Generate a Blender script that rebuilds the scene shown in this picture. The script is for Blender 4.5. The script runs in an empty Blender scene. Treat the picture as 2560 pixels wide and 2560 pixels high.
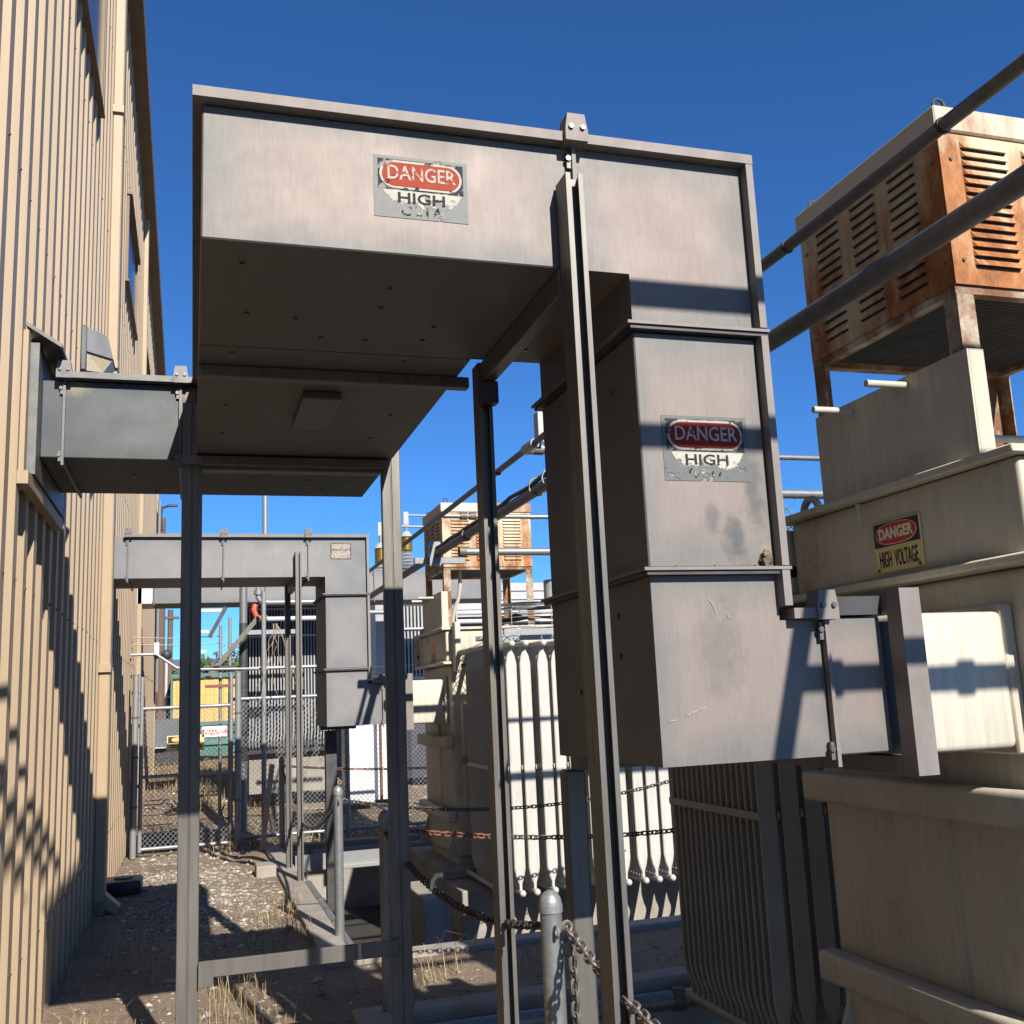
import bpy, bmesh, math, random
from mathutils import Vector, Matrix, noise
random.seed(7)
S = bpy.context.scene
C = S.collection
R = math.radians

# ------------------------------------------------------------------ camera
cam_d = bpy.data.cameras.new('camera'); cam = bpy.data.objects.new('camera', cam_d); C.objects.link(cam)
yaw, pitch, roll = R(17.522), R(10.17), R(-2.618)
f_ = Vector((math.sin(yaw)*math.cos(pitch), math.cos(yaw)*math.cos(pitch), math.sin(pitch)))
r_ = Vector((math.cos(yaw), -math.sin(yaw), 0)); u_ = r_.cross(f_)
r2_ = r_*math.cos(roll) + u_*math.sin(roll); u2_ = -r_*math.sin(roll) + u_*math.cos(roll)
cam.matrix_world = Matrix(((r2_.x, u2_.x, -f_.x, 0), (r2_.y, u2_.y, -f_.y, 0), (r2_.z, u2_.z, -f_.z, 1.6), (0, 0, 0, 1)))
cam_d.sensor_width = 36; cam_d.lens = 36; cam_d.clip_start = 0.05; cam_d.clip_end = 20000
S.camera = cam

# ------------------------------------------------------------------ sky, sun, exposure
W = bpy.data.worlds.new('World'); S.world = W; W.use_nodes = True
wn = W.node_tree.nodes; wl = W.node_tree.links; wn.clear()
sky = wn.new('ShaderNodeTexSky'); sky.sky_type = 'NISHITA'; sky.sun_disc = False
SUN = Vector((0.285, -1.44, 1.0))                      # towards the sun
sky.sun_elevation = math.atan2(1.0, math.hypot(.285, 1.44))
sky.sun_rotation = math.atan2(SUN.x, SUN.y)
sky.altitude = 2500; sky.air_density = 1.0; sky.dust_density = 0.0; sky.ozone_density = 5.0
bg = wn.new('ShaderNodeBackground'); bg.inputs[1].default_value = 0.072
wo = wn.new('ShaderNodeOutputWorld'); hs = wn.new('ShaderNodeMix'); hs.data_type = 'RGBA'; hs.blend_type = 'MULTIPLY'; hs.inputs[0].default_value = 1; hs.inputs[7].default_value = (.50, .96, 1.36, 1); wl.new(sky.outputs[0], hs.inputs[6]); wl.new(hs.outputs[2], bg.inputs[0]); wl.new(bg.outputs[0], wo.inputs[0])
sl = bpy.data.lights.new('sun', 'SUN'); sl.energy = 5.0; sl.angle = R(0.53); sl.color = (1, .935, .84)
so = bpy.data.objects.new('sun', sl); C.objects.link(so)
so.rotation_euler = (-SUN).to_track_quat('-Z', 'Y').to_euler(); so.location = (6, -20, 20)
S.view_settings.view_transform = 'Standard'; S.view_settings.look = 'None'
S.view_settings.exposure = 0.68; S.view_settings.gamma = 1; S.view_settings.use_curve_mapping = False
S.render.engine = 'CYCLES'

# ------------------------------------------------------------------ materials
def lin(c): return tuple(((v/12.92) if v <= .04045 else ((v+.055)/1.055)**2.4) for v in c)
class N:
    def __init__(s, name):
        s.m = bpy.data.materials.new(name); s.m.use_nodes = True; s.t = s.m.node_tree; s.n = s.t.nodes
        s.b = s.n['Principled BSDF']; s.tc = s.n.new('ShaderNodeTexCoord')
    def L(s, a, b): s.t.links.new(a, b)
    def mapping(s, sc=(1, 1, 1), coord='Object'):
        m = s.n.new('ShaderNodeMapping'); m.inputs['Scale'].default_value = sc; s.L(s.tc.outputs[coord], m.inputs[0]); return m.outputs[0]
    def noise(s, scale, detail=5, rough=.6, sc=(1, 1, 1), coord='Object', dist=0):
        x = s.n.new('ShaderNodeTexNoise'); x.inputs['Scale'].default_value = scale; x.inputs['Detail'].default_value = detail
        x.inputs['Roughness'].default_value = rough; x.inputs['Distortion'].default_value = dist
        s.L(s.mapping(sc, coord), x.inputs['Vector']); return x.outputs['Fac']
    def voro(s, scale, sc=(1, 1, 1), out='Color', feat='F1'):
        x = s.n.new('ShaderNodeTexVoronoi'); x.inputs['Scale'].default_value = scale; x.feature = feat
        s.L(s.mapping(sc), x.inputs['Vector']); return x.outputs[out]
    def ramp(s, fac, stops):
        r = s.n.new('ShaderNodeValToRGB'); e = r.color_ramp.elements
        while len(e) < len(stops): e.new(.5)
        for i, (p, c) in enumerate(stops):
            e[i].position = p; e[i].color = (c if len(c) == 4 else (*c, 1)) if isinstance(c, tuple) else (c, c, c, 1)
        s.L(fac, r.inputs[0]); return r.outputs[0]
    def mix(s, fac, a, b, mode='MIX'):
        x = s.n.new('ShaderNodeMix'); x.data_type = 'RGBA'; x.blend_type = mode
        if isinstance(fac, (int, float)): x.inputs[0].default_value = fac
        else: s.L(fac, x.inputs[0])
        for k, v in ((6, a), (7, b)):
            if isinstance(v, tuple): x.inputs[k].default_value = (*v, 1)
            else: s.L(v, x.inputs[k])
        return x.outputs[2]
    def math(s, op, a, b=0):
        x = s.n.new('ShaderNodeMath'); x.operation = op
        for k, v in ((0, a), (1, b)):
            if isinstance(v, (int, float)): x.inputs[k].default_value = v
            else: s.L(v, x.inputs[k])
        return x.outputs[0]
    def col(s, c):
        if isinstance(c, tuple): s.b.inputs['Base Color'].default_value = (*c, 1)
        else: s.L(c, s.b.inputs['Base Color'])
    def bump(s, h, st=.2, d=.01):
        x = s.n.new('ShaderNodeBump'); x.inputs['Strength'].default_value = st; x.inputs['Distance'].default_value = d
        s.L(h, x.inputs['Height']); s.L(x.outputs[0], s.b.inputs['Normal'])
    def set(s, rough=.6, metal=0, spec=None):
        if isinstance(rough, (int, float)): s.b.inputs['Roughness'].default_value = rough
        else: s.L(rough, s.b.inputs['Roughness'])
        s.b.inputs['Metallic'].default_value = metal
        if spec is not None: s.b.inputs['Specular IOR Level'].default_value = spec
        return s.m
M = {}
def plain(name, c, rough=.6, metal=0, var=.25, scale=6, sc=(1, 1, 1), bump=0):
    n = N(name); f = n.noise(scale, 6, .6, sc)
    a = tuple(v*(1-var) for v in c); b = tuple(min(1, v*(1+var)) for v in c)
    n.col(n.ramp(f, [(.3, a), (.7, b)]))
    if bump: n.bump(n.noise(scale*12), bump, .004)
    M[name] = n.set(rough, metal); return M[name]

# weathered bus duct sheet metal: taupe oxide, blue-grey along its edges, fine vertical streaks
def duct_mat(name, taupe, blue, stains=()):
    n = N(name)
    base = n.ramp(n.noise(1.1, 2, .4), [(.2, tuple(v*.95 for v in taupe)), (.8, tuple(v*1.03 for v in taupe))])
    g = n.n.new('ShaderNodeSeparateXYZ'); n.L(n.tc.outputs['Generated'], g.inputs[0])
    z = n.math('ABSOLUTE', n.math('SUBTRACT', g.outputs[2], .5)); x = n.math('ABSOLUTE', n.math('SUBTRACT', g.outputs[0], .5))
    d = n.math('MAXIMUM', z, n.math('SUBTRACT', x, .02))
    wob = n.math('MULTIPLY', n.noise(5, 5, .6), .34)
    e = n.ramp(n.math('ADD', d, n.math('SUBTRACT', wob, .17)), [(.27, 0.), (.50, 1.)])
    base = n.mix(n.math('MULTIPLY', e, .8), base, blue)
    st = n.ramp(n.noise(22, 4, .65, (6, 6, .35)), [(.3, .96), (.7, 1.03)])
    fine = n.ramp(n.noise(140, 2, .5, (1, 1, .16)), [(.3, .95), (.7, 1.04)])
    c = n.mix(1.0, n.mix(1.0, base, st, 'MULTIPLY'), fine, 'MULTIPLY')
    pos = n.n.new('ShaderNodeNewGeometry')
    for (sx, sy, sz, rx, rz, col, k) in stains:
        v = n.n.new('ShaderNodeVectorMath'); v.operation = 'SUBTRACT'; n.L(pos.outputs['Position'], v.inputs[0]); v.inputs[1].default_value = (sx, sy, sz)
        w = n.n.new('ShaderNodeVectorMath'); w.operation = 'MULTIPLY'; n.L(v.outputs[0], w.inputs[0]); w.inputs[1].default_value = (1/rx, 1/.12, 1/rz)
        l = n.n.new('ShaderNodeVectorMath'); l.operation = 'LENGTH'; n.L(w.outputs[0], l.inputs[0])
        q = n.math('ADD', l.outputs['Value'], n.math('MULTIPLY', n.math('SUBTRACT', n.noise(30, 6, .75), .5), 1.9))
        c = n.mix(n.math('MULTIPLY', n.ramp(q, [(.25, 1.), (1.0, 0.)]), k), c, col)
    n.col(c); n.bump(n.noise(2.6, 2, .5), .16, .02)
    M[name] = n.set(n.ramp(n.noise(7, 3, .6), [(.3, .62), (.7, .69)]), .42, .35); return M[name]
SM = (.085, .09, .095); YS = (.30, .25, .16)
duct_mat('duct', (.240, .206, .187), (.150, .157, .156), [(1.50, 2.61, 2.02, .05, .10, SM, .8), (1.57, 2.61, 2.16, .04, .16, SM, .7), (1.43, 2.61, 2.08, .03, .06, SM, .6), (1.05, 2.61, 3.17, .07, .05, YS, .55), (1.42, 2.61, 1.70, .10, .16, SM, .35), (1.60, 2.61, 1.98, .03, .03, YS, .5)])
duct_mat('duct_far', (.225, .22, .22), (.16, .17, .18))
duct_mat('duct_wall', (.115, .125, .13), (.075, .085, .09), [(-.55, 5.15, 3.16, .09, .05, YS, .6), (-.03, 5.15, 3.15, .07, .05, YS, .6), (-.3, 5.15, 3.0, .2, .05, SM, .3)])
plain('lip', (.205, .183, .17), .66, .2, .14, 14, (1, 1, .5))
plain('strut', (.145, .137, .125), .5, .45, .2, 10, (3, 3, .3))
plain('pipe', (0.24, 0.245, 0.245), .42, .5, .16, 40)
plain('pipe_dull', (0.13, 0.13, 0.128), .5, .4, .2, 20)
plain('galv', (0.28, 0.29, 0.295), .45, .45, .18, 60)
plain('dark_steel', (.06, .06, .062), .55, .3, .3, 10)
plain('bolt', (.17, .155, .14), .4, .7, .2, 60)
plain('chain_dark', (.055, .048, .044), .6, .4, .3, 60)
plain('chain_rust', (.20, .09, .06), .8, .2, .3, 60)
plain('chain_grey', (.15, .13, .115), .6, .4, .3, 60)
plain('black_plastic', (.018, .018, .022), .45, 0, .3, 8)
plain('red_pipe', (.40, .07, .035), .5, 0, .2, 20)
plain('white_paint', (.72, .74, .74), .45, 0, .06, 8)
plain('wood_pole', (0.13, 0.085, 0.055), .85, 0, .25, 10, (8, 8, .6))
plain('brass', (.42, .27, .05), .3, .8, .1, 20)
plain('porcelain', (.34, .37, .39), .25, 0, .1, 20)
plain('teal', (0.06, 0.17, 0.15), .55, 0, .15, 3)
plain('grey_paint', (0.1, 0.105, 0.12), .55, 0, .15, 3)
plain('yellow_paint', (.55, .37, .12), .6, 0, .1, 3)
plain('shed_wall', (0.11, 0.125, 0.145), .6, 0, .12, 2)
plain('shed_trim', (0.4, 0.4, 0.41), .5, 0, .05, 2)
plain('rail_white', (0.48, 0.49, 0.5), .45, 0, .08, 6)
plain('tube_grey', (0.33, 0.34, 0.345), .45, .1, .1, 6)
plain('dark_purple', (.03, .028, .042), .6, 0, .2, 6)
plain('cream_end', (.55, .52, .38), .6, 0, .1, 10)
plain('rock', (.17, .13, .095), .9, 0, .3, 60, bump=.5)
plain('twig', (.34, .28, .20), .8, 0, .3, 8)
plain('glass_dark', (.05, .055, .06), .15, 0, .1, 3)
plain('shade_grey', (.15, .15, .155), .6, 0, .1, 3)
plain('lamp_grey', (.095, .105, .11), .6, .2, .25, 8, (1, 1, .4))
plain('lens', (.30, .25, .17), .35, 0, .25, 25, (1, 1, 6))
plain('pit_floor', (.035, .031, .027), .95, 0, .4, 9, bump=.6)  # near-black base colour carries the shade of the deep pit
plain('low_bounce_ground', (.045, .044, .043), .9, 0, .3, 14, bump=.5)  # kept dark so the added paving bounces little light
plain('plank', (.36, .31, .26), .8, 0, .2, 9, (1, 1, 6))

# cream transformer enamel with grime, streaks and rust
def cream(name, rustiness, base=(.56, .51, .40)):
    n = N(name)
    g = n.ramp(n.noise(1.8, 6, .65), [(.3, tuple(v*.80 for v in base)), (.7, base)])
    st = n.ramp(n.noise(6, 6, .7, (7, 7, .5)), [(.42, 1.), (.75, .78)])
    c = n.mix(1.0, g, st, 'MULTIPLY')
    ru = n.ramp(n.noise(3.0, 7, .68, (1, 1, .6)), [(rustiness, 0.), (rustiness+.18, .75)])
    c = n.mix(ru, c, n.ramp(n.noise(20, 4), [(.3, (.17, .095, .04)), (.7, (.26, .165, .085))]))
    n.col(c); n.bump(n.noise(60, 4), .07, .004)
    M[name] = n.set(.5, 0)
cream('cream', .57); cream('cream_clean', .74, (.56, .53, .44)); cream('fin', .72, (.55, .53, .48))
cream('fin_shaded', .62, (.34, .315, .265))  # darker copy of the fin enamel, shade of the near bank in its colour
# rusted louvre sheet
n = N('rust_panel')
n.tc = n.n.new('ShaderNodeNewGeometry'); P_ = 'Position'
f = n.noise(6.5, 8, .74, (1, 1, .22), P_); f2 = n.noise(1.7, 5, .6, (1, 1, .8), P_)
mask = n.math('ADD', n.math('MULTIPLY', f, .55), n.math('MULTIPLY', f2, .45))
g = n.n.new('ShaderNodeSeparateXYZ'); n.L(n.tc.outputs['Position'], g.inputs[0])
mask = n.math('SUBTRACT', mask, n.math('MULTIPLY', n.math('SUBTRACT', g.outputs[2], 2.93), .20))
rust = n.ramp(n.noise(13, 6, .7, (1, 1, .6), P_), [(.3, (.13, .042, .012)), (.5, (.31, .112, .028)), (.75, (.48, .23, .075))])
c = n.mix(n.ramp(mask, [(.385, 0.), (.50, 1.)]), (.54, .45, .30), rust)
n.col(c); n.bump(n.noise(70, 4, .6, (1, 1, 1), P_), .15, .003); M['rust_panel'] = n.set(.75, 0)
n = N('roof_rust')
n.tc = n.n.new('ShaderNodeNewGeometry')
f = n.noise(3.5, 8, .72, (1, 1, .4), 'Position'); g = n.n.new('ShaderNodeSeparateXYZ'); n.L(n.tc.outputs['Position'], g.inputs[0])
mk = n.math('ADD', f, n.math('MULTIPLY', n.math('SUBTRACT', g.outputs[0], 2.9), .35))
n.col(n.mix(n.ramp(mk, [(.42, 0.), (.62, .9)]), (.56, .50, .39), n.ramp(n.noise(13, 6, .7, (1, 1, .6), 'Position'), [(.3, (.22, .09, .03)), (.7, (.40, .22, .09))])))
M['roof_rust'] = n.set(.65, 0)
n = N('rust_leg')
c = n.mix(n.ramp(n.noise(5, 6, .7), [(.36, 0.), (.54, 1.)]), (.45, .40, .30), n.ramp(n.noise(20, 4), [(.3, (.10, .04, .014)), (.7, (.21, .09, .032))]))
n.col(c); M['rust_leg'] = n.set(.7, 0)

# painted ribbed wall
n = N('wall_paint')
oi = n.n.new('ShaderNodeObjectInfo')
v = n.ramp(oi.outputs['Random'], [(0, (.325, .243, .155)), (1, (.35, .262, .168))])
st = n.ramp(n.noise(3, 6, .6, (4, 4, .25)), [(.35, .9), (.65, 1.02)])
d = n.ramp(n.noise(18, 6, .7, (1, 1, .4)), [(.68, 0.), (.8, .25)])
g = n.n.new('ShaderNodeSeparateXYZ'); n.L(n.tc.outputs['Object'], g.inputs[0])
sp = n.ramp(n.math('ADD', g.outputs[2], n.math('MULTIPLY', n.noise(9, 6, .7, (1, 1, .5)), .5)), [(.26, .55), (.55, 0.)])
c = n.mix(sp, n.mix(1.0, v, st, 'MULTIPLY'), (.24, .18, .12))
n.col(n.mix(d, c, (.22, .15, .085))); M['wall_paint'] = n.set(.55, 0)
plain('trim_paint', (.36, .268, .168), .5, 0, .05, 4)
plain('fascia', (0.17, 0.115, 0.065), .6, 0, .1, 3)

# concrete
n = N('concrete')
c = n.ramp(n.noise(2.5, 8, .65), [(.3, (.22, .20, .17)), (.7, (.35, .32, .28))])
c = n.mix(n.ramp(n.noise(40, 5, .7), [(.55, 0.), (.75, .45)]), c, (.16, .145, .12))
c = n.mix(n.ramp(n.noise(7, 6, .7, (3, 3, .5)), [(.55, 0.), (.72, .45)]), c, (.13, .118, .10))
n.col(c); n.bump(n.noise(90, 6), .35, .006); M['concrete'] = n.set(.9, 0)
# dirt
n = N('dirt')
c = n.ramp(n.noise(1.6, 8, .65), [(.3, (.22, .158, .105)), (.7, (.36, .272, .19))])
c = n.mix(n.ramp(n.noise(38, 7, .75), [(.42, .6), (.6, 0.)]), c, (.14, .10, .066))
c = n.mix(n.ramp(n.voro(55, out='Distance'), [(.12, .55), (.3, 0.)]), c, (.34, .295, .235))
n.col(c)
h = n.math('ADD', n.noise(45, 8, .75), n.math('MULTIPLY', n.noise(9, 5), 1.2))
n.bump(h, .9, .02); M['dirt'] = n.set(.95, 0)
n = N('stone')
oi = n.n.new('ShaderNodeNewGeometry')
n.col(n.ramp(oi.outputs['Random Per Island'], [(0, (.15, .125, .10)), (.5, (.25, .225, .185)), (.85, (.34, .32, .275)), (1, (.52, .49, .44))])); M['stone'] = n.set(.85, 0)
n = N('grass')
oi = n.n.new('ShaderNodeNewGeometry')
n.col(n.ramp(oi.outputs['Random Per Island'], [(0, (.17, .115, .055)), (.5, (.30, .22, .11)), (1, (.42, .33, .19))])); M['grass'] = n.set(.85, 0)
n = N('leaf')
oi = n.n.new('ShaderNodeNewGeometry')
n.col(n.ramp(oi.outputs['Random Per Island'], [(0, (.045, .065, .022)), (.6, (.10, .125, .05)), (1, (.17, .18, .085))])); M['leaf'] = n.set(.7, 0)
plain('mountain', (0.15, 0.155, 0.2), .95, 0, .12, .0012)  # blue-grey base colour stands in for distance haze
# worn stickers: paint flakes away through noise-driven transparency
def sticker(name, colour, wear, scale=26, lo=None):
    n = N(name); n.col(colour if not isinstance(colour, tuple) else n.ramp(n.noise(60, 3), [(.3, tuple(v*.88 for v in colour)), (.7, colour)]))
    n.tc2 = n.tc; n.tc = n.n.new('ShaderNodeNewGeometry'); a = n.noise(scale, 6, .7, (1, 1, 1), 'Position'); n.tc = n.tc2
    if lo is not None:
        g = n.n.new('ShaderNodeSeparateXYZ'); n.L(n.tc.outputs['Generated'], g.inputs[0])
        a = n.math('ADD', a, n.math('MULTIPLY', n.math('SUBTRACT', g.outputs[2], .5), lo))
    n.L(n.ramp(a, [(wear, 0.), (wear+.02, 1.)]), n.b.inputs['Alpha']); M[name] = n.set(.95, 0, .05)
sticker('st_red', (.33, .068, .045), .38, 34); sticker('st_white', (.46, .44, .38), .44, 34); sticker('st_letters', (.46, .42, .36), .43, 60)
sticker('st_lower', (.46, .445, .39), .49, 42, .25); sticker('st_black', (.05, .05, .055), .56, 45, .7); sticker('st_ghost', (.135, .140, .138), .36, 14)
M['st_ghost'].node_tree.nodes['Principled BSDF'].inputs['Metallic'].default_value = .55; M['st_ghost'].node_tree.nodes['Principled BSDF'].inputs['Roughness'].default_value = .63; M['st_ghost'].node_tree.nodes['Principled BSDF'].inputs['Specular IOR Level'].default_value = .4
sticker('st_dark', (.05, .055, .06), .47, 22)
sticker('st_high', (.045, .045, .05), .36, 60); sticker('st_red2', (.24, .035, .03), .30); sticker('st_letters2', (.52, .42, .38), .40, 40)
plain('sign_yellow', (.66, .52, .22), .5, 0, .08, 12); plain('sign_black', (.02, .02, .02), .5, 0, .1, 10)
plain('sign_red', (.50, .035, .03), .5, 0, .1, 10); plain('sign_cream', (.78, .70, .52), .5, 0, .06, 10)
plain('sign_white', (.78, .78, .77), .5, 0, .04, 10); plain('sign_pink', (.62, .05, .07), .5, 0, .08, 10)
plain('sign_orange', (.74, .28, .09), .5, 0, .08, 10); plain('sign_lemon', (.83, .66, .26), .5, 0, .05, 10)
plain('plate_worn', (.30, .265, .225), .8, 0, .6, 70); plain('logo_blue', (.15, .42, .66), .5, 0, .1, 10)

# ------------------------------------------------------------------ mesh building
LOC = {}
class MB:
    def __init__(s): s.v = []; s.f = []
    def add(s, vs, fs):
        o = len(s.v); s.v += [tuple(v) for v in vs]; s.f += [tuple(i+o for i in f) for f in fs]; return s
    def box(s, x0, x1, y0, y1, z0, z1, b=0.0, rot=None):
        if b <= 0:
            vs = [(x, y, z) for z in (z0, z1) for y in (y0, y1) for x in (x0, x1)]
            fs = [(0, 2, 3, 1), (4, 5, 7, 6), (0, 1, 5, 4), (2, 6, 7, 3), (0, 4, 6, 2), (1, 3, 7, 5)]
        else:
            bm = bmesh.new(); bmesh.ops.create_cube(bm, size=1)
            for v in bm.verts: v.co = Vector(((x0+x1)/2+v.co.x*(x1-x0), (y0+y1)/2+v.co.y*(y1-y0), (z0+z1)/2+v.co.z*(z1-z0)))
            b = min(b, .45*min(x1-x0, y1-y0, z1-z0))
            bmesh.ops.bevel(bm, geom=bm.edges[:], offset=b, segments=1 if b < .012 else 3, profile=.5, affect='EDGES')
            bm.verts.index_update(); vs = [v.co.copy() for v in bm.verts]; fs = [[v.index for v in f.verts] for f in bm.faces]; bm.free()
        if rot is not None: vs = [rot @ Vector(v) for v in vs]
        return s.add(vs, fs)
    def cyl(s, a, b, r, n=12, r2=None, caps=True):
        a = Vector(a); b = Vector(b); r2 = r if r2 is None else r2
        d = (b-a).normalized(); p = d.orthogonal().normalized(); q = d.cross(p)
        vs = [a+(p*math.cos(t)+q*math.sin(t))*r for t in [2*math.pi*i/n for i in range(n)]]
        vs += [b+(p*math.cos(t)+q*math.sin(t))*r2 for t in [2*math.pi*i/n for i in range(n)]]
        fs = [(i, (i+1) % n, n+(i+1) % n, n+i) for i in range(n)]
        if caps: fs += [tuple(range(n-1, -1, -1)), tuple(range(n, 2*n))]
        return s.add(vs, fs)
    def tube(s, pts, r, n=10):
        pts = [Vector(p) for p in pts]; d0 = (pts[1]-pts[0]).normalized(); p = d0.orthogonal().normalized(); vs = []
        for i, c in enumerate(pts):
            d = (pts[min(i+1, len(pts)-1)]-pts[max(i-1, 0)]).normalized()
            p = (p-d*p.dot(d)).normalized(); q = d.cross(p); rr = r[i] if isinstance(r, (list, tuple)) else r
            vs += [c+(p*math.cos(2*math.pi*k/n)+q*math.sin(2*math.pi*k/n))*rr for k in range(n)]
        fs = [(i*n+k, i*n+(k+1) % n, (i+1)*n+(k+1) % n, (i+1)*n+k) for i in range(len(pts)-1) for k in range(n)]
        fs += [tuple(range(n-1, -1, -1)), tuple((len(pts)-1)*n+k for k in range(n))]
        return s.add(vs, fs)
    def prism(s, poly, axis, a, b):       # polygon in the two other axes, extruded along axis
        def P(u, v, w): return {'x': (w, u, v), 'y': (u, w, v), 'z': (u, v, w)}[axis]
        n = len(poly); vs = [P(u, v, a) for u, v in poly]+[P(u, v, b) for u, v in poly]
        fs = [tuple(range(n-1, -1, -1)), tuple(range(n, 2*n))]+[(i, (i+1) % n, n+(i+1) % n, n+i) for i in range(n)]
        return s.add(vs, fs)
    def ball(s, c, r, n=10, m=6, sz=1.0):
        vs = []; c = Vector(c)
        for j in range(1, m):
            t = math.pi*j/m
            vs += [c+Vector((r*math.sin(t)*math.cos(2*math.pi*i/n), r*math.sin(t)*math.sin(2*math.pi*i/n), r*sz*math.cos(t))) for i in range(n)]
        o = len(vs); vs += [c+Vector((0, 0, r*sz)), c-Vector((0, 0, r*sz))]
        fs = [(j*n+i, (j+1)*n+i, (j+1)*n+(i+1) % n, j*n+(i+1) % n) for j in range(m-2) for i in range(n)]
        fs += [(o, i, (i+1) % n) for i in range(n)]+[(o+1, (m-2)*n+(i+1) % n, (m-2)*n+i) for i in range(n)]
        return s.add(vs, fs)
    def ring(s, c, rad, r, axis='x', n=16, m=8, a0=0, a1=2*math.pi):
        pts = []
        for i in range(n+1):
            t = a0+(a1-a0)*i/n; u, w = rad*math.cos(t), rad*math.sin(t)
            pts.append(Vector(c)+Vector({'x': (0, u, w), 'y': (u, 0, w), 'z': (u, w, 0)}[axis]))
        return s.tube(pts, r, m)
    def mesh(s, off=(0, 0, 0), smooth=None):
        me = bpy.data.meshes.new('m'); me.from_pydata([(v[0]-off[0], v[1]-off[1], v[2]-off[2]) for v in s.v], [], s.f)
        bm = bmesh.new(); bm.from_mesh(me); bmesh.ops.recalc_face_normals(bm, faces=bm.faces); bm.to_mesh(me); bm.free()
        if smooth is not None:
            me.polygons.foreach_set('use_smooth', [True]*len(me.polygons)); me.set_sharp_from_angle(angle=R(smooth))
        me.update(); return me
    def build(s, name, mat, parent=None, smooth=40, label=None, kind=None, off=None):
        root = LOC.get(parent.name, (0, 0, 0)) if parent else (off or (0, 0, 0))
        me = s.mesh(root, smooth); me.name = name
        return place(name, me, mat, parent, label, kind, None if parent else root)
def place(name, me, mat, parent=None, label=None, kind=None, loc=None, mw=None):
    if mat and not me.materials: me.materials.append(M[mat])
    o = bpy.data.objects.new(name, me); C.objects.link(o)
    if parent: o.parent = parent; LOC[o.name] = LOC.get(parent.name, (0, 0, 0))
    else: LOC[o.name] = tuple(loc or (0, 0, 0)); o.location = LOC[o.name]
    if mw is not None: o.matrix_basis = mw
    if label: o['label'] = label
    if kind: o['kind'] = kind
    return o
def tag(o, label, cat, group=None):
    o['label'] = label; o['category'] = cat
    if group: o['group'] = group
    return o
def thing(name, label, cat, loc=(0, 0, 0), group=None):
    o = bpy.data.objects.new(name, None); C.objects.link(o); o.location = loc; o.empty_display_size = .1
    LOC[o.name] = tuple(loc); return tag(o, label, cat, group)
def inst(name, me, parent, mw):            # shared-data child; mw in world coordinates, roots are unrotated
    o = bpy.data.objects.new(name, me); C.objects.link(o); o.parent = parent
    o.matrix_basis = Matrix.Translation(-Vector(LOC[parent.name])) @ mw; LOC[o.name] = LOC[parent.name]; return o
def struct(mb, name, mat, smooth=None): return mb.build(name, mat, None, smooth, kind='structure')
def text(name, body, mat, parent, centre, size, face, width=None, bold=0.0, depth=.0012, shear=0):
    cu = bpy.data.curves.new('t', 'FONT'); cu.body = body; cu.size = size; cu.align_x = 'CENTER'; cu.align_y = 'CENTER'
    cu.extrude = depth; cu.offset = bold; cu.resolution_u = 3; cu.shear = shear
    o = bpy.data.objects.new('t', cu); C.objects.link(o); bpy.context.view_layer.update()
    me = bpy.data.meshes.new_from_object(o.evaluated_get(bpy.context.evaluated_depsgraph_get())); bpy.data.objects.remove(o); bpy.data.curves.remove(cu)
    if face == '-y': mt = Matrix(((1, 0, 0, 0), (0, 0, -1, 0), (0, 1, 0, 0), (0, 0, 0, 1)))
    else: mt = Matrix(((0, 0, -1, 0), (-1, 0, 0, 0), (0, 1, 0, 0), (0, 0, 0, 1)))
    if width:
        xs = [v.co.x for v in me.vertices]; k = width/(max(xs)-min(xs))
        for v in me.vertices: v.co.x *= k
    loc = LOC[parent.name]
    me.transform(Matrix.Translation(Vector(centre)-Vector(loc)) @ mt); me.materials.clear(); me.name = name
    return place(name, me, mat, parent)
def bolt_mesh(r=.009, h=.008): return MB().cyl((0, 0, 0), (0, 0, h), r, 6)
BOLT = bolt_mesh().mesh(); BOLT.materials.append(M['bolt'])
AX = {'-y': Matrix.Rotation(R(90), 4, 'X'), '-z': Matrix.Rotation(R(180), 4, 'X'), '-x': Matrix.Rotation(R(-90), 4, 'Y'), '+z': Matrix.Identity(4), '+x': Matrix.Rotation(R(90), 4, 'Y')}
def bolt(parent, p, face, sc=1.0): return inst('bolt', BOLT, parent, Matrix.Translation(Vector(p)) @ AX[face] @ Matrix.Scale(sc, 4))

# ================================================================== SETTING
PITS = [(.99, 5.2, -1.2, 5.55), (.99, 5.2, 6.95, 12.45)]
def frange(a, b, st):
    k = max(1, round((b-a)/st)); return [a+(b-a)*i/k for i in range(k)]
xs = [-4000, -600, -90, -20, -6, -2]+frange(-1.2, .99, .055)+frange(.99, 5.2, .12)+[5.2, 6, 8, 12, 25, 60, 200, 900, 4000]
ys = [-3000, -300, -60, -15, -5, -1.2]+frange(.4, 5.55, .07)+frange(5.55, 6.95, .06)+frange(6.95, 12.45, .06)+frange(12.45, 17, .12)+frange(17, 40, 1.0)+[40, 60, 100, 300, 1200, 7000]
def gz(x, y):
    if -1.3 < x < 6 and .3 < y < 42:
        k = 1.0
        for (a, b, c, d) in PITS:
            dx = max(a-.25-x, 0, x-b-.25); dy = max(c-.3-y, 0, y-d-.3); k = min(k, math.hypot(dx, dy)/.25)
        h = .018*noise.noise((x*1.7, y*1.7, 0))+.009*noise.noise((x*6, y*6, 3))+.004*noise.noise((x*19, y*19, 5))
        h -= .14*max(0, min(1, (y-11)/2.4)); far = max(0, min(1, (y-14.8)/5)); h += far*.5+far*.10*noise.noise((x*.8, y*.5, 9))
        return h*min(1, k)-.004
    return .30 if y >= 40 else -.004
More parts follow.
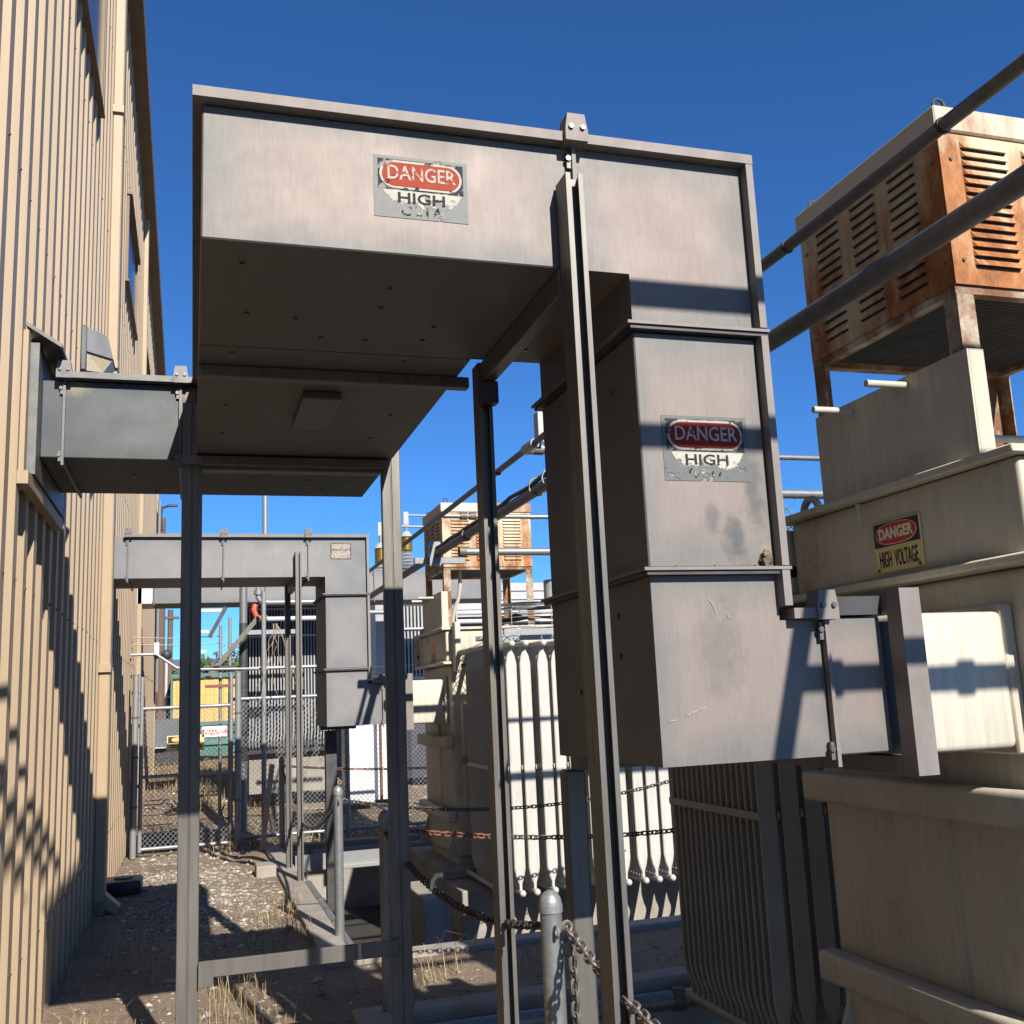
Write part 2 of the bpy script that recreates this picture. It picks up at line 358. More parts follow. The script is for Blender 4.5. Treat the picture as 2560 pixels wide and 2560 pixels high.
g = MB(); nx = len(xs)
g.v = [(x, y, gz(x, y)) for y in ys for x in xs]
for j in range(len(ys)-1):
    for i in range(nx-1):
        cx, cy = (xs[i]+xs[i+1])/2, (ys[j]+ys[j+1])/2
        if any(a < cx < b and c < cy < d for a, b, c, d in PITS): continue
        g.f.append((j*nx+i, j*nx+i+1, (j+1)*nx+i+1, (j+1)*nx+i))
struct(g, 'ground', 'dirt', 180)
m = MB(); m.add([(-.75, -60, .004), (60, -60, .004), (60, 1.0, .004), (5.45, 1.0, .004), (5.45, -1.4, .004), (-.75, -1.4, .004)], [(0, 1, 2, 3, 4, 5)]); m.add([(-.75, -1.399, .004), (.75, -1.399, .004), (.75, 1.6, .004), (-.75, 1.6, .004)], [(0, 1, 2, 3)]); m.add([(5.45, 1.001, .004), (60, 1.001, .004), (60, 14, .004), (5.45, 14, .004)], [(0, 1, 2, 3)])
struct(m, 'added_dark_paving', 'low_bounce_ground')  # unseen dark paving added to cut ground bounce onto the duct undersides

def pit(x0, x1, y0, y1, idx):
    rim = .17; t = .035
    m = MB()
    m.box(x0-rim-.02, x0-.002, y0-rim, y1+rim, -.95, t, .012)       # left kerb
    m.box(x0, x1, y0-rim, y0-.002, -.95, t-.004, .012); m.box(x0, x1, y1+.002, y1+rim, -.95, t-.004, .012)
    m.box(x1+.002, x1+rim, y0-rim, y1+rim, -.95, t, .012)
    struct(m, 'containment_pit', 'concrete')
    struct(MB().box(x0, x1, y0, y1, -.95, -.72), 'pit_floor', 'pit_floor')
for i, p in enumerate(PITS): pit(*p, i)
m = MB(); m.box(.60, .79, 10.55, 10.85, -.1, .10, .015); struct(m, 'kerb_step', 'concrete')

# distant ridge
m = MB(); ridge = []
k = 60
for i in range(k+1):
    a = R(-45+110*i/k); d = 7000
    h = 330+60*noise.noise((i*.22, 1, 0))*1.4+25*noise.noise((i*.9, 4, 0))
    for q, (dd, hh) in enumerate(((d-1800, -5), (d-900, h*.45+30*noise.noise((i*.7, 8, 0))), (d, h), (d+1500, -5))):
        ridge.append((math.sin(a)*dd, math.cos(a)*dd, hh))
m.v = ridge
for i in range(k):
    for q in range(3): m.f.append((i*4+q, (i+1)*4+q, (i+1)*4+q+1, i*4+q+1))
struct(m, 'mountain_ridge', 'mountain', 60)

# ================================================================== METAL BUILDING (left)
bl = thing('metal_building', 'tall tan ribbed metal building along the left side with brown eave', 'building', (-.8, 10, 0))
XF, XR = -.789, -.757                          # flat and rib-top planes
def eave(y): return 9.41-.0917*(y-11.07)
y0, y1, pitchw = -3.0, 22.8, .30
n_p = int(round((y1-y0)/.9))
for k in range(n_p):
    a = y0+(y1-y0)*k/n_p; b = y0+(y1-y0)*(k+1)/n_p; q = (b-a)/3
    prof = []
    for r in range(3):
        s0 = a+q*r
        prof += [(s0+.004, XF), (s0+q*.26, XF), (s0+q*.33, XF+.006), (s0+q*.40, XF), (s0+q*.56, XF), (s0+q*.60, XR), (s0+q*.93, XR), (s0+q*.97, XF)]
    prof.append((b-.004, XF))
    m = MB(); np_ = len(prof)
    m.v = [(x, y, -.1) for y, x in prof]+[(x, y, eave(y)+.02) for y, x in prof]
    m.f = [(i, i+1, np_+i+1, np_+i) for i in range(np_-1)]
    m.build('wall_panel', 'wall_paint', bl, None)
m = MB(); m.box(-9, XF-.02, -3, y1-.02, -.1, 8.3); m.build('wall_core', 'trim_paint', bl, None)
m = MB()
for (ya, yb) in [(-3, 3.1), (3.104, 9.0), (9.004, 13.9), (13.904, 19.0), (19.004, 23.0)]:
    mm = MB(); za, zb = eave(ya), eave(yb)
    mm.add([(-1.1, ya, za), (-.60, ya, za), (-.60, yb, zb), (-1.1, yb, zb), (-1.1, ya, za+.25), (-.60, ya, za+.25), (-.60, yb, zb+.25), (-1.1, yb, zb+.25)],
           [(0, 3, 2, 1), (4, 5, 6, 7), (0, 1, 5, 4), (1, 2, 6, 5), (2, 3, 7, 6), (3, 0, 4, 7)])
    mm.build('eave_trim', 'fascia', bl, None)
MB().box(XF-.3, -.735, y1-.02, y1+.12, -.1, 8.25).build('corner_trim', 'trim_paint', bl, None)
# downspout with straps and elbow
ds = MB().box(-.757, -.665, 9.35, 9.52, .10, 9.2, .01).build('downspout', 'trim_paint', bl, None)
el = MB(); el.prism([(-.664, .16), (-.664, .05), (-.575, -.005), (-.55, .05)], 'y', 9.352, 9.518); el.build('spout_elbow', 'trim_paint', ds, None)
for z in (7.1, 4.62, 1.95):
    MB().box(-.757, -.660, 9.32, 9.55, z, z+.07).build('strap', 'trim_paint', ds, None)
    for y in (9.335, 9.54): bolt(ds, (-.66, y, z+.035), '+x', .5)
MB().box(-.757, -.69, 15.3, 15.42, .2, 8.9, .008).build('downspout', 'trim_paint', bl, None)
# windows: framed openings with hooded heads and sills
for (ya, yb, za, zb) in [(6.3, 8.1, 6.34, 7.7), (11.47, 13.4, 6.35, 7.36), (15.75, 17.3, 5.9, 7.0)]:
    w = MB(); w.box(-.80, -.73, ya, ya+.05, za, zb); w.box(-.80, -.73, yb-.05, yb, za, zb); w.box(-.80, -.715, ya-.02, yb+.02, za-.025, za-.002)
    w.box(-.80, -.70, ya-.02, yb+.02, zb+.002, zb+.03)
    w = w.build('window', 'fascia', bl, None)
    MB().box(-.79, -.752, ya+.052, yb-.052, za+.002, zb-.002).build('pane', 'glass_dark', w, None)
# screws in lines along the girts
m = MB()
for z in (.5, 2.2, 4.0, 5.8, 7.6):
    for k in range(n_p*3):
        y = y0+(y1-y0)*(k+.77)/(n_p*3)
        if y > 1: m.cyl((XR-.002, y, z+random.uniform(-.02, .02)), (XR+.006, y, z), .007, 6)
m.build('screws', 'bolt', bl, None, kind='stuff')

# wall pack lamp
t = thing('wall_light', 'grey wall pack lamp with yellowed lens on tan wall above the duct', 'lamp', (-.757, 7.6, 4.0))
MB().box(-.757, -.70, 7.22, 7.62, 3.98, 4.35, .01).build('back_box', 'lamp_grey', t)
m = MB(); m.add([(-.70, 7.24, 4.34), (-.70, 7.60, 4.34), (-.50, 7.56, 4.28), (-.50, 7.28, 4.28), (-.70, 7.24, 4.14), (-.70, 7.60, 4.14), (-.44, 7.58, 4.09), (-.44, 7.26, 4.09)],
                [(0, 1, 2, 3), (0, 3, 7, 4), (1, 5, 6, 2), (3, 2, 6, 7), (4, 7, 6, 5), (0, 4, 5, 1)]); m.build('hood', 'lamp_grey', t, None)
m = MB(); m.add([(-.70, 7.26, 4.138), (-.70, 7.58, 4.138), (-.45, 7.56, 4.088), (-.45, 7.28, 4.088), (-.70, 7.27, 3.99), (-.70, 7.57, 3.99), (-.54, 7.55, 3.985), (-.54, 7.29, 3.985)],
                [(0, 1, 2, 3), (0, 3, 7, 4), (1, 5, 6, 2), (3, 2, 6, 7), (4, 7, 6, 5), (0, 4, 5, 1)]); m.build('lens', 'lens', t, None)
t.scale = (.66, .85, .88); t.location.z -= .05
# second lamp far along the wall
t = thing('wall_light', 'small grey lamp and conduit box near the far corner of the tan wall', 'lamp', (-.74, 22.6, 2.6))
MB().box(-.757, -.66, 22.3, 22.6, 2.75, 3.0, .01).build('back_box', 'white_paint', t)
MB().cyl((-.70, 22.45, 2.0), (-.70, 22.45, 6.0), .03, 8).build('conduit', 'galv', t)
MB().ball((-.52, 22.4, 2.75), .11).build('lamp_head', 'dark_steel', t)

# ================================================================== BUS DUCTS
YF, YB, Z0, Z1 = 2.61, 3.44, 2.81, 3.19
def hat(parent, x, y, z, mat='lip'):
    m = MB(); m.prism([(x-.035, z), (x-.027, z+.05), (x+.027, z+.05), (x+.035, z), (x+.035, z-.035), (x-.035, z-.035)], 'y', y-.012, y+.05)
    o = m.build('clamp', mat, parent, None)
    for dx in (-.018, .018): bolt(o, (x+dx, y-.012, z+.006), '-y', .9)
    return o
def joint(parent, x, y, za, zb, mat='lip'):
    o = MB().box(x-.006, x+.006, y-.022, y, za, zb).build('joint_strip', mat, parent, None)
    for z in (za+.05, zb-.05):
        bolt(o, (x-.016, y-.012, z), '-y', 1.0)
        MB().box(x-.02, x-.007, y-.014, y, z-.03, z+.02).build('clip', 'pipe_dull', o, None)
def lower_duct(d, dy, mat, lip, post=True):
    """front elbow, drop, lower elbow and transformer flange, shared by both bus ducts"""
    f, b = YF+dy, YB+dy
    # front elbow is part of the section built by the caller (down to z 2.655)
    for z in (2.645, 1.925):
        o = MB().box(1.19, 1.655, f-.035, b+.035, z, z+.009).build('joint_flange', lip, d, None)
        MB().box(1.20, 1.652, f-.028, b+.028, z-.012, z-.002).build('gasket', 'dark_steel', o, None)
        for x in (1.30, 1.42, 1.55): bolt(o, (x, f-.018, z+.008), '+z', .8)
        for y in (f+.15, f+.42, f+.68): bolt(o, (1.205, y, z+.008), '+z', .8)
    MB().box(1.22, 1.62, f, b, 1.936, 2.631, .004).build('drop_section', mat, d, 20)
    MB().prism([(1.22, 1.912), (1.62, 1.912), (1.62, 1.78), (1.752, 1.78), (1.752, 1.39), (1.22, 1.39)], 'y', f, b).build('lower_elbow', mat, d, None)
    MB().box(1.764, 1.962, f+.004, b-.004, 1.39, 1.785, .004).build('stub_section', mat, d, 20)
    MB().box(1.62, 1.645, f-.038, b+.038, 1.82, 1.9225).build('side_cover', lip, d, None)
    MB().box(1.622, 1.645, f-.038, b+.038, 1.936, 2.631).build('side_cover', lip, d, None)
    MB().box(1.647, 1.752, f-.038, b+.038, 1.782, 1.812).build('elbow_cover', lip, d, None)
    hat(d, 1.755, f-.035, 1.812, lip)
    joint(d, 1.758, f-.004, 1.36, 1.80, lip)
    # transformer end: deep frame round the throat
    m = MB(); m.box(1.965, 2.035, f-.095, f-.03, 1.325, 1.86); m.box(1.965, 2.035, b+.03, b+.095, 1.325, 1.86)
    m.box(1.965, 2.035, f-.028, b+.028, 1.80, 1.86); m.box(1.965, 2.035, f-.028, b+.028, 1.325, 1.375); m.build('end_frame', lip, d, None)
    MB().box(1.963, 2.05, f+.03, b-.03, 1.41, 1.77).build('bellows', 'black_plastic', d, None)
    MB().box(1.80, 1.964, f-.01, b+.01, 1.79, 1.845).build('frame_top', 'dark_steel', d, None)
    MB().box(1.24, 1.60, b-.14, b-.05, 1.345, 1.388).build('base_strut', 'strut', d, None)

# near duct (Z-shaped in plan)
d1 = thing('bus_duct', 'big weathered grey bus duct in front, with two peeling danger stickers', 'bus duct', (1.4, 3.0, 1.39))
MB().box(.01, 1.056, YF, YB, Z0, Z1, .004).build('front_section', 'duct', d1, 20)
MB().prism([(1.060, Z0), (1.22, Z0), (1.22, 2.657), (1.62, 2.657), (1.62, Z1), (1.060, Z1)], 'y', YF, YB).build('corner_section', 'duct', d1, None)
MB().box(.01, .955, YB+.004, 5.146, Z0, Z1).build('middle_section', 'duct', d1, None)
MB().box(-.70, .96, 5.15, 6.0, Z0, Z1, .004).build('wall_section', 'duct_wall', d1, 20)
MB().box(-.015, 1.045, YF-.038, YB+.03, Z1+.002, 3.222).build('top_cover', 'lip', d1, None)
MB().box(1.072, 1.647, YF-.038, YB+.055, Z1+.002, 3.222).build('top_cover', 'lip', d1, None)
MB().box(1.622, 1.645, YF-.038, YB+.055, 2.657, Z1).build('side_cover', 'lip', d1, None)
MB().box(-.015, .97, YB+.034, 5.10, Z1+.002, 3.218).build('top_cover', 'lip', d1, None)
MB().box(-.60, .97, 5.10, 6.05, Z1+.004, 3.224).build('top_cover', 'pipe_dull', d1, None)
hat(d1, 1.058, YF-.045, 3.222); joint(d1, 1.058, YF, Z0+.02, Z1+.01)
for x in (-.60, -.07):
    hat(d1, x, 5.10, 3.224, 'pipe_dull'); joint(d1, x, 5.15, 2.77, 3.2, 'pipe_dull')
    MB().box(x-.006, x+.006, 5.14, 6.02, 2.785, 2.808).build('joint_strip', 'pipe_dull', d1, None)
# wall collar and flashing
m = MB(); m.box(-.757, -.70, 5.02, 5.15, 2.70, 3.33); m.box(-.757, -.70, 6.0, 6.13, 2.70, 3.33); m.box(-.757, -.70, 5.15, 6.0, 3.2, 3.33); m.box(-.757, -.70, 5.15, 6.0, 2.70, 2.805)
cl = m.build('wall_collar', 'pipe_dull', d1, None)
m = MB(); m.add([(-.757, 4.98, 3.42), (-.757, 6.17, 3.42), (-.60, 6.17, 3.32), (-.60, 4.98, 3.32), (-.757, 4.98, 3.40), (-.757, 6.17, 3.40), (-.60, 6.17, 3.30), (-.60, 4.98, 3.30)],
                [(0, 1, 2, 3), (7, 6, 5, 4), (0, 3, 7, 4), (3, 2, 6, 7), (1, 5, 6, 2)]); m.build('flashing', 'pipe_dull', cl, None)
m = MB(); m.box(-.757, -.735, 4.93, 5.0, 2.62, 3.36); m.box(-.757, -.71, 4.9, 6.2, 2.63, 2.69); m.build('opening_trim', 'wall_paint', cl, None)
# soffit details: bolts, hatch, drip edge
for (x, y) in [(.12, 2.75), (.55, 2.85), (.55, 3.0), (.15, 3.12), (.30, 3.14), (.75, 3.14), (.40, 3.3), (.55, 3.3), (.74, 3.27), (.12, 3.5), (.72, 3.5), (.12, 3.78), (.84, 3.8), (.12, 4.15), (.80, 4.2), (.12, 4.6), (.78, 4.6), (.3, 5.5), (.6, 5.55), (.8, 5.6), (.7, 5.8), (-.3, 5.5), (-.2, 5.9), (1.12, 3.30)]:
    bolt(d1, (x, y, Z0), '-z', .9)
MB().box(.40, .55, 3.9, 4.35, 2.775, 2.808, .004).build('drain_hatch', 'pipe_dull', d1, None)
for (y, z) in [(2.85, 1.70), (2.85, 1.82), (2.78, 2.5), (3.2, 1.6)]: bolt(d1, (1.22, y, z), '-x', 1.0)
lower_duct(d1, 0, 'duct', 'lip')
for pts in ([(1.395, 1.845), (1.408, 1.828), (1.418, 1.80)], [(1.452, 1.803), (1.456, 1.788)], [(1.30, 1.525), (1.33, 1.535), (1.36, 1.545)], [(1.245, 1.51), (1.27, 1.515)]):
    MB().tube([(x, YF-.0004, z) for x, z in pts], .0022, 4).build('scratch', 'plate_worn', d1, None)
# peeling stickers on the front face
def worn_sticker(name, label, x0, x1, z0, z1, y, faded):
    t = thing(name, label, 'sticker', ((x0+x1)/2, y, z0)); w = x1-x0; h = z1-z0; cx = (x0+x1)/2
    MB().box(x0-.012, x1+.012, y-.0012, y, z0-.012, z1+.01).build('backing', 'st_ghost', t, None)
    MB().box(x0, x1, y-.0022, y-.0014, z0+h*.44, z1).build('dark_panel', 'st_dark', t, None)
    def oval(a, b, c, dd, ins, ya, yb, mat, nm):
        pts = []; rx = (b-a)/2-ins; rz = (dd-c)/2-ins; mx = (a+b)/2; mz = (c+dd)/2; r = rz*.95
        for q, (sx, sz) in enumerate(((1, 1), (-1, 1), (-1, -1), (1, -1))):
            for i in range(7):
                an = math.pi/2*q+math.pi/2*i/6
                pts.append((mx+sx*(rx-rz)+rz*math.cos(an)*1.0, mz+rz*math.sin(an)))
        return MB().prism(pts, 'y', ya, yb).build(nm, mat, t, None)
    oval(x0+.004, x1-.004, z0+h*.46, z1-.003, 0, y-.0034, y-.0025, 'st_white', 'oval_rim')
    oval(x0+.004, x1-.004, z0+h*.46, z1-.003, .007, y-.0046, y-.0037, 'st_red2' if faded else 'st_red', 'oval')
    text('danger_text', 'DANGER', 'st_letters2' if faded else 'st_letters', t, (cx, y-.0055, z0+h*.735), .06, '-y', w*.80, .0007, .0002)
    pts = [(x0+w*.05, z0+h*.43), (x1-w*.02, z0+h*.43), (x1-w*.10, z0+h*.22), (x1-w*.25, z0+h*.02), (x0+w*.3, z0+h*.01), (x0+w*.14, z0+h*.2)]
    MB().prism(pts, 'y', y-.0022, y-.0014).build('lower_panel', 'st_lower', t, None)
    text('high_text', 'HIGH', 'st_high', t, (cx, y-.0032, z0+h*.29), .043, '-y', w*.55, .0007, .0002)
    text('voltage_text', 'OLTA', 'st_black', t, (cx, y-.0032, z0+h*.06), .043, '-y', w*.5, .0005, .0002)
worn_sticker('danger_sticker', 'peeling red and white danger high voltage sticker on the top duct section', .478, .722, 2.93, 3.092, YF-.0005, False)
worn_sticker('danger_sticker', 'dark faded danger sticker in a shadow band on the vertical duct', 1.30, 1.552, 2.20, 2.372, YF-.0005, True)
# bird-nest lump of mud on the flange
m = MB(); m.ball((1.588, YF-.014, 1.957), .017, 12, 9, 1.35)
m.v = [tuple(Vector(v)+Vector((noise.noise(Vector(v)*90), noise.noise(Vector(v)*90+Vector((3, 1, 2))), noise.noise(Vector(v)*140)))*.012) for v in m.v]
tag(m.build('mud_nest', 'rock', None, 60, off=(1.585, YF-.02, 1.935)), 'small brown mud lump stuck beside the duct flange', 'mud lump')

# second duct, straight out of the wall, 7.6 m further on
DY = 7.37
d2 = thing('bus_duct', 'second grey bus duct further back, running straight out of the tan wall', 'bus duct', (1.4, 3.0+DY, 1.39))
MB().prism([(-.757, Z0+.01), (1.22, Z0+.01), (1.22, 2.657), (1.62, 2.657), (1.62, Z1+.01), (-.757, Z1+.01)], 'y', YF+DY, YB+DY).build('front_section', 'duct_far', d2, None)
MB().box(-.56, 1.647, YF+DY-.038, YB+DY+.055, Z1+.012, 3.232).build('top_cover', 'lip', d2, None)
MB().box(1.622, 1.645, YF+DY-.038, YB+DY+.055, 2.657, Z1+.01).build('side_cover', 'lip', d2, None)
for x in (-.58, .27, 1.06):
    hat(d2, x, YF+DY-.045, 3.232, 'chain_grey'); joint(d2, x, YF+DY, Z0-.03, Z1+.02, 'pipe_dull')
    MB().box(x-.006, x+.006, YF+DY, YB+DY, Z0-.018, Z0+.008).build('joint_strip', 'pipe_dull', d2, None)
lower_duct(d2, DY, 'duct_far', 'lip')
t = thing('worn_plate', 'small weathered warning plate on the corner of the second duct', 'sign', (1.37, YF+DY, 3.0))
MB().box(1.275, 1.475, YF+DY-.002, YF+DY, 2.99, 3.15).build('plate', 'st_dark', t, None)
MB().box(1.283, 1.467, YF+DY-.004, YF+DY-.0025, 3.085, 3.142).build('upper_field', 'plate_worn', t, None)
MB().box(1.283, 1.467, YF+DY-.004, YF+DY-.0025, 2.997, 3.078).build('lower_field', 'plate_worn', t, None)

# third duct, higher, beyond the gate
d3 = thing('bus_duct', 'third grey bus duct far back, seen under the second one', 'bus duct', (1.5, 15.6, 3.1))
MB().box(-.757, -.55, 15.3, 16.1, 3.11, 3.55).build('wall_section', 'rail_white', d3, None)
MB().box(-.545, 4.6, 15.3, 16.1, 3.11, 3.55).build('long_section', 'duct_far', d3, None)
for x in (-.53, 1.0, 1.5, 2.6): joint(d3, x, 15.3, 3.08, 3.57, 'pipe_dull')

# ================================================================== DUCT SUPPORT FRAMES (strut channel)
def chan(m, x0, x1, y0, y1, z0, z1, slot):          # vertical channel with an open slot on one side
    t = .006
    if slot in ('-y', '+y'):
        m.box(x0, x0+t, y0, y1, z0, z1); m.box(x1-t, x1, y0, y1, z0, z1)
        yb = (y1-t, y1) if slot == '-y' else (y0, y0+t); m.box(x0+t, x1-t, *yb, z0, z1)
        yf = (y0, y0+t) if slot == '-y' else (y1-t, y1); w = (x1-x0)*.27
        m.box(x0+t, x0+w, *yf, z0, z1); m.box(x1-w, x1-t, *yf, z0, z1)
    return m
def double_post(parent, x0, x1, y0, y1, z0, z1, seam):
    """back-to-back channels; seam '-y' shows a groove down the front, 'slot' an open slot"""
    if seam == 'groove':
        xm = (x0+x1)/2; m = MB()
        m.box(x0, xm-.002, y0, y1, z0, z1, .003); m.box(xm+.002, x1, y0, y1, z0, z1, .003); m.box(xm-.002, xm+.002, y0+.004, y1-.004, z0, z1)
    else:
        m = MB(); ym = (y0+y1)/2; chan(m, x0, x1, y0, ym, z0, z1, '-y'); chan(m, x0, x1, ym+.001, y1, z0, z1, '+y')
    return m.build('post', 'strut', parent, None)
# wall-side portal
pf = thing('duct_frame', 'strut portal frame with low cross bar, under the near duct by the wall', 'frame', (.5, 5.05, 0))
double_post(pf, -.058, .036, 5.03, 5.072, 0, 3.07, 'groove'); double_post(pf, .905, 1.0, 5.03, 5.072, 0, 2.93, 'groove')
MB().box(.036, .905, 5.03, 5.11, 2.74, 2.808, .003).build('top_beam', 'strut', pf, None)
MB().box(-.06, .93, 4.985, 5.028, 2.755, 2.80, .003).build('top_beam', 'strut', pf, None)
MB().box(.036, .93, 5.01, 5.028, .435, .505, .003).build('cross_bar', 'strut', pf, None)
MB().box(.036, .10, 5.0, 5.009, .40, .50).build('bracket', 'strut', pf, None)
MB().box(.93, .975, 5.10, 5.145, 0, .50, .003).build('stub_leg', 'strut', pf, None)
# front portal
pq = thing('duct_frame', 'tall strut posts carrying the front of the near duct', 'frame', (1.02, 3.0, 0))
double_post(pq, 1.000, 1.052, 2.515, 2.600, 0, 3.06, 'slot')
double_post(pq, .985, 1.035, 3.455, 3.535, 0, 2.805, 'slot')
MB().box(.995, 1.04, 2.602, 3.453, 2.725, 2.805, .003).build('top_beam', 'strut', pq, None)
MB().box(.98, 1.045, 3.405, 3.454, 2.64, 2.722, .002).build('bracket', 'dark_steel', pq, None)
# cross strut below the middle section
t = tag(MB().box(.0, 1.0, 3.635, 3.68, 2.765, 2.808, .003).build('hanger_strut', 'strut', None, None, off=(.5, 3.65, 2.765)), 'dark horizontal strut bolted across the underside of the near duct', 'strut')
# leg below the lower elbow
lg = thing('support_leg', 'single grey leg under the near lower elbow', 'post', (1.25, 3.40, -.72))
MB().box(1.21, 1.285, 3.37, 3.43, -.72, 1.344, .008).build('post', 'strut', lg, None)
MB().box(1.17, 1.33, 3.33, 3.47, -.719, -.705).build('base_plate', 'galv', lg, None)
# frame of the second duct
p2 = thing('duct_frame', 'slim strut posts carrying the second duct at the pit edge', 'frame', (.95, 10.2, 0))
double_post(p2, .93, .985, YF+DY-.09, YF+DY-.01, 0.03, 3.06, 'slot')
double_post(p2, .90, .955, YB+DY-.1, YB+DY-.02, 0.03, 2.815, 'slot')
MB().box(.92, .97, YF+DY, YB+DY-.1, 2.73, 2.815).build('top_beam', 'strut', p2, None)
l2 = thing('support_leg', 'dark leg under the lower elbow of the second duct', 'post', (1.30, 10.4, -.72))
MB().box(1.25, 1.36, 10.37, 10.47, -.72, 1.344, .004).build('post', 'dark_steel', l2, None)
MB().box(1.2, 1.41, 10.32, 10.52, -.719, -.705).build('base_plate', 'galv', l2, None)

# ================================================================== TRANSFORMERS
FINW = .04
def fin_mesh(mat):
    H = 2.04; o = [(-.011, 0), (.011, 0), (.014, .07), (.034, .12), (.048, .19), (.048, H-.17), (.034, H-.10), (.014, H-.06), (.011, H), (-.011, H), (-.014, H-.06), (-.034, H-.10), (-.048, H-.17), (-.048, .19), (-.034, .12), (-.014, .07)]
    m = MB(); n = len(o)
    ring = lambda k, y: [(u*k, y, w) for u, w in o]
    m.v = ring(1, 0)+[(u*.86, -.007, .02+(w*.98)) for u, w in o]+[(u*.86, .007, .02+(w*.98)) for u, w in o]
    m.f = [(i, (i+1) % n, n+(i+1) % n, n+i) for i in range(n)]+[((i+1) % n, i, 2*n+i, 2*n+(i+1) % n) for i in range(n)]
    m.f += [tuple(range(n, 2*n)), tuple(range(3*n-1, 2*n-1, -1))]
    me = m.mesh((0, 0, 0), 12); me.materials.append(M[mat]); return me
def transformer(dy, label, banks, finmat, dx):
    T = lambda v: v+dy
    t = thing('transformer', label, 'transformer', (3.2, T(3.15), 0.03))
    a, b = T(2.50), T(3.80)
    MB().box(2.49, 4.2, a, b, .10, 1.93, .03).build('tank', 'cream', t)
    MB().box(2.52, 4.1, a+.05, b-.05, .03, .10).build('base_skid', 'cream', t, None)
    for z in (1.126, .432):
        MB().box(2.402, 2.488, a-.04, b+.02, z, z+.116, .02).build('stiffener', 'cream', t)
    MB().box(2.484, 2.492, T(3.05), T(3.058), .55, 1.12).build('weld_seam', 'cream', t, None)
    MB().box(2.475, 2.492, T(3.06), T(3.072), 1.245, 1.37).build('weld_seam', 'cream', t, None)
    MB().box(2.40, 4.28, a-.05, b+.05, 1.932, 1.962, .006).build('tank_flange', 'cream', t)
    MB().box(2.445, 4.2, a+.0, b-.02, 1.963, 2.268, .015).build('upper_tank', 'cream', t)
    MB().box(2.40, 4.25, a-.03, b+.03, 2.27, 2.298, .004).build('lid', 'cream', t)
    MB().box(2.432, 2.446, T(3.30), T(3.312), 2.18, 2.268).build('weld_seam', 'cream', t, None)
    # throat to the duct
    th = MB(); th.box(2.045, 2.437, T(2.635), T(3.415), 1.372, 1.795, .022); th = th.build('throat', 'cream_clean', t)
    MB().box(2.44, 2.489, T(2.645), T(3.405), 1.35, 1.82, .008).build('throat_flange', 'cream', th)
    # corner lug plates with keyhole and lifting eye
    lug = MB(); lug.box(2.40, 2.60, b+.022, b+.036, 1.98, 2.25, .004); lug = lug.build('lug_plate', 'cream', t)
    MB().cyl((2.46, b+.018, 2.07), (2.46, b+.022, 2.07), .026, 14).build('keyhole', 'sign_black', lug)
    MB().ring((2.47, T(3.66), 2.30), .055, .016, 'x', 16, 8, 0, math.pi).build('lifting_eye', 'cream', t)
    # bushing shield plate with two pins
    pl = MB(); pl.box(2.452, 2.460, T(2.66), T(3.54), 2.30, 2.672); pl.box(2.461, 2.52, T(2.66), T(2.67), 2.30, 2.672); pl.box(2.461, 2.50, T(2.672), T(3.54), 2.662, 2.671); pl = pl.build('shield_plate', 'cream', t, None)
    for y, z in ((3.30, 2.665), (2.97, 2.668)): MB().cyl((2.28, T(y), z-.03), (2.451, T(y), z-.03), .013, 12).build('pin', 'cream_clean', pl)
    # lower jacking bracket
    MB().prism([(2.49, .10), (2.40, .10), (2.40, .16), (2.49, .38)], 'y', a+.04, a+.06).build('jacking_pad', 'cream', t, None)
    MB().prism([(2.49, .10), (2.40, .10), (2.40, .16), (2.49, .38)], 'y', b-.06, b-.04).build('jacking_pad', 'cream', t, None)
    # front-corner valve boxes and a pressure bracket on the sunny end
    MB().box(2.56, 2.74, a-.13, a-.002, 1.05, 1.55, .006).build('terminal_box', 'cream', t)
    MB().box(2.56, 2.74, a-.12, a-.002, .55, .98, .006).build('terminal_box', 'cream', t)
    MB().box(2.50, 2.56, a-.16, a-.04, 1.86, 2.34, .015).build('relief_valve', 'cream_clean', t)
    me = fin_mesh(finmat)
    ymid = T(3.15)
    for side, ncol in banks:
        x = 2.54
        for i in range(ncol):
            ye = T(3.80) if side > 0 else T(2.50); yo = ymid+side*2.14
            lo_h = MB().cyl((x, ye, 0.0), (x, yo, 0.0), .024, 10).ball((x, yo, 0.0), .029)
            h = MB().cyl((x, ye, 2.04), (x, yo, 2.04), .024, 10).ball((x, yo, 2.04), .029).build('radiator', finmat, t)
            lo_h.build('lower_header', finmat, h)
            for k in range(16):
                inst('fin', me, h, Matrix.Translation((x, ymid+side*(1.20+.0595*k), 0)))
            ys_ = sorted((ymid+side*1.18, ymid+side*2.12))
            MB().box(x-.055, x-.049, *ys_, .985, 1.02).build('strap', finmat, h, None)
            MB().box(x+.049, x+.055, *ys_, .985, 1.02).build('strap', finmat, h, None)
            x += .125+(.035 if i % 3 == 2 else 0)
    t.location.x += dx; return t
transformer(0, 'near cream transformer filling the right edge, in shade, with yellow danger sign', [(1, 4)], 'fin_shaded', 0)
transformer(DY+.05, 'cream transformer in the middle distance with sunlit white radiator fins', [(-1, 17)], 'fin', -.06)

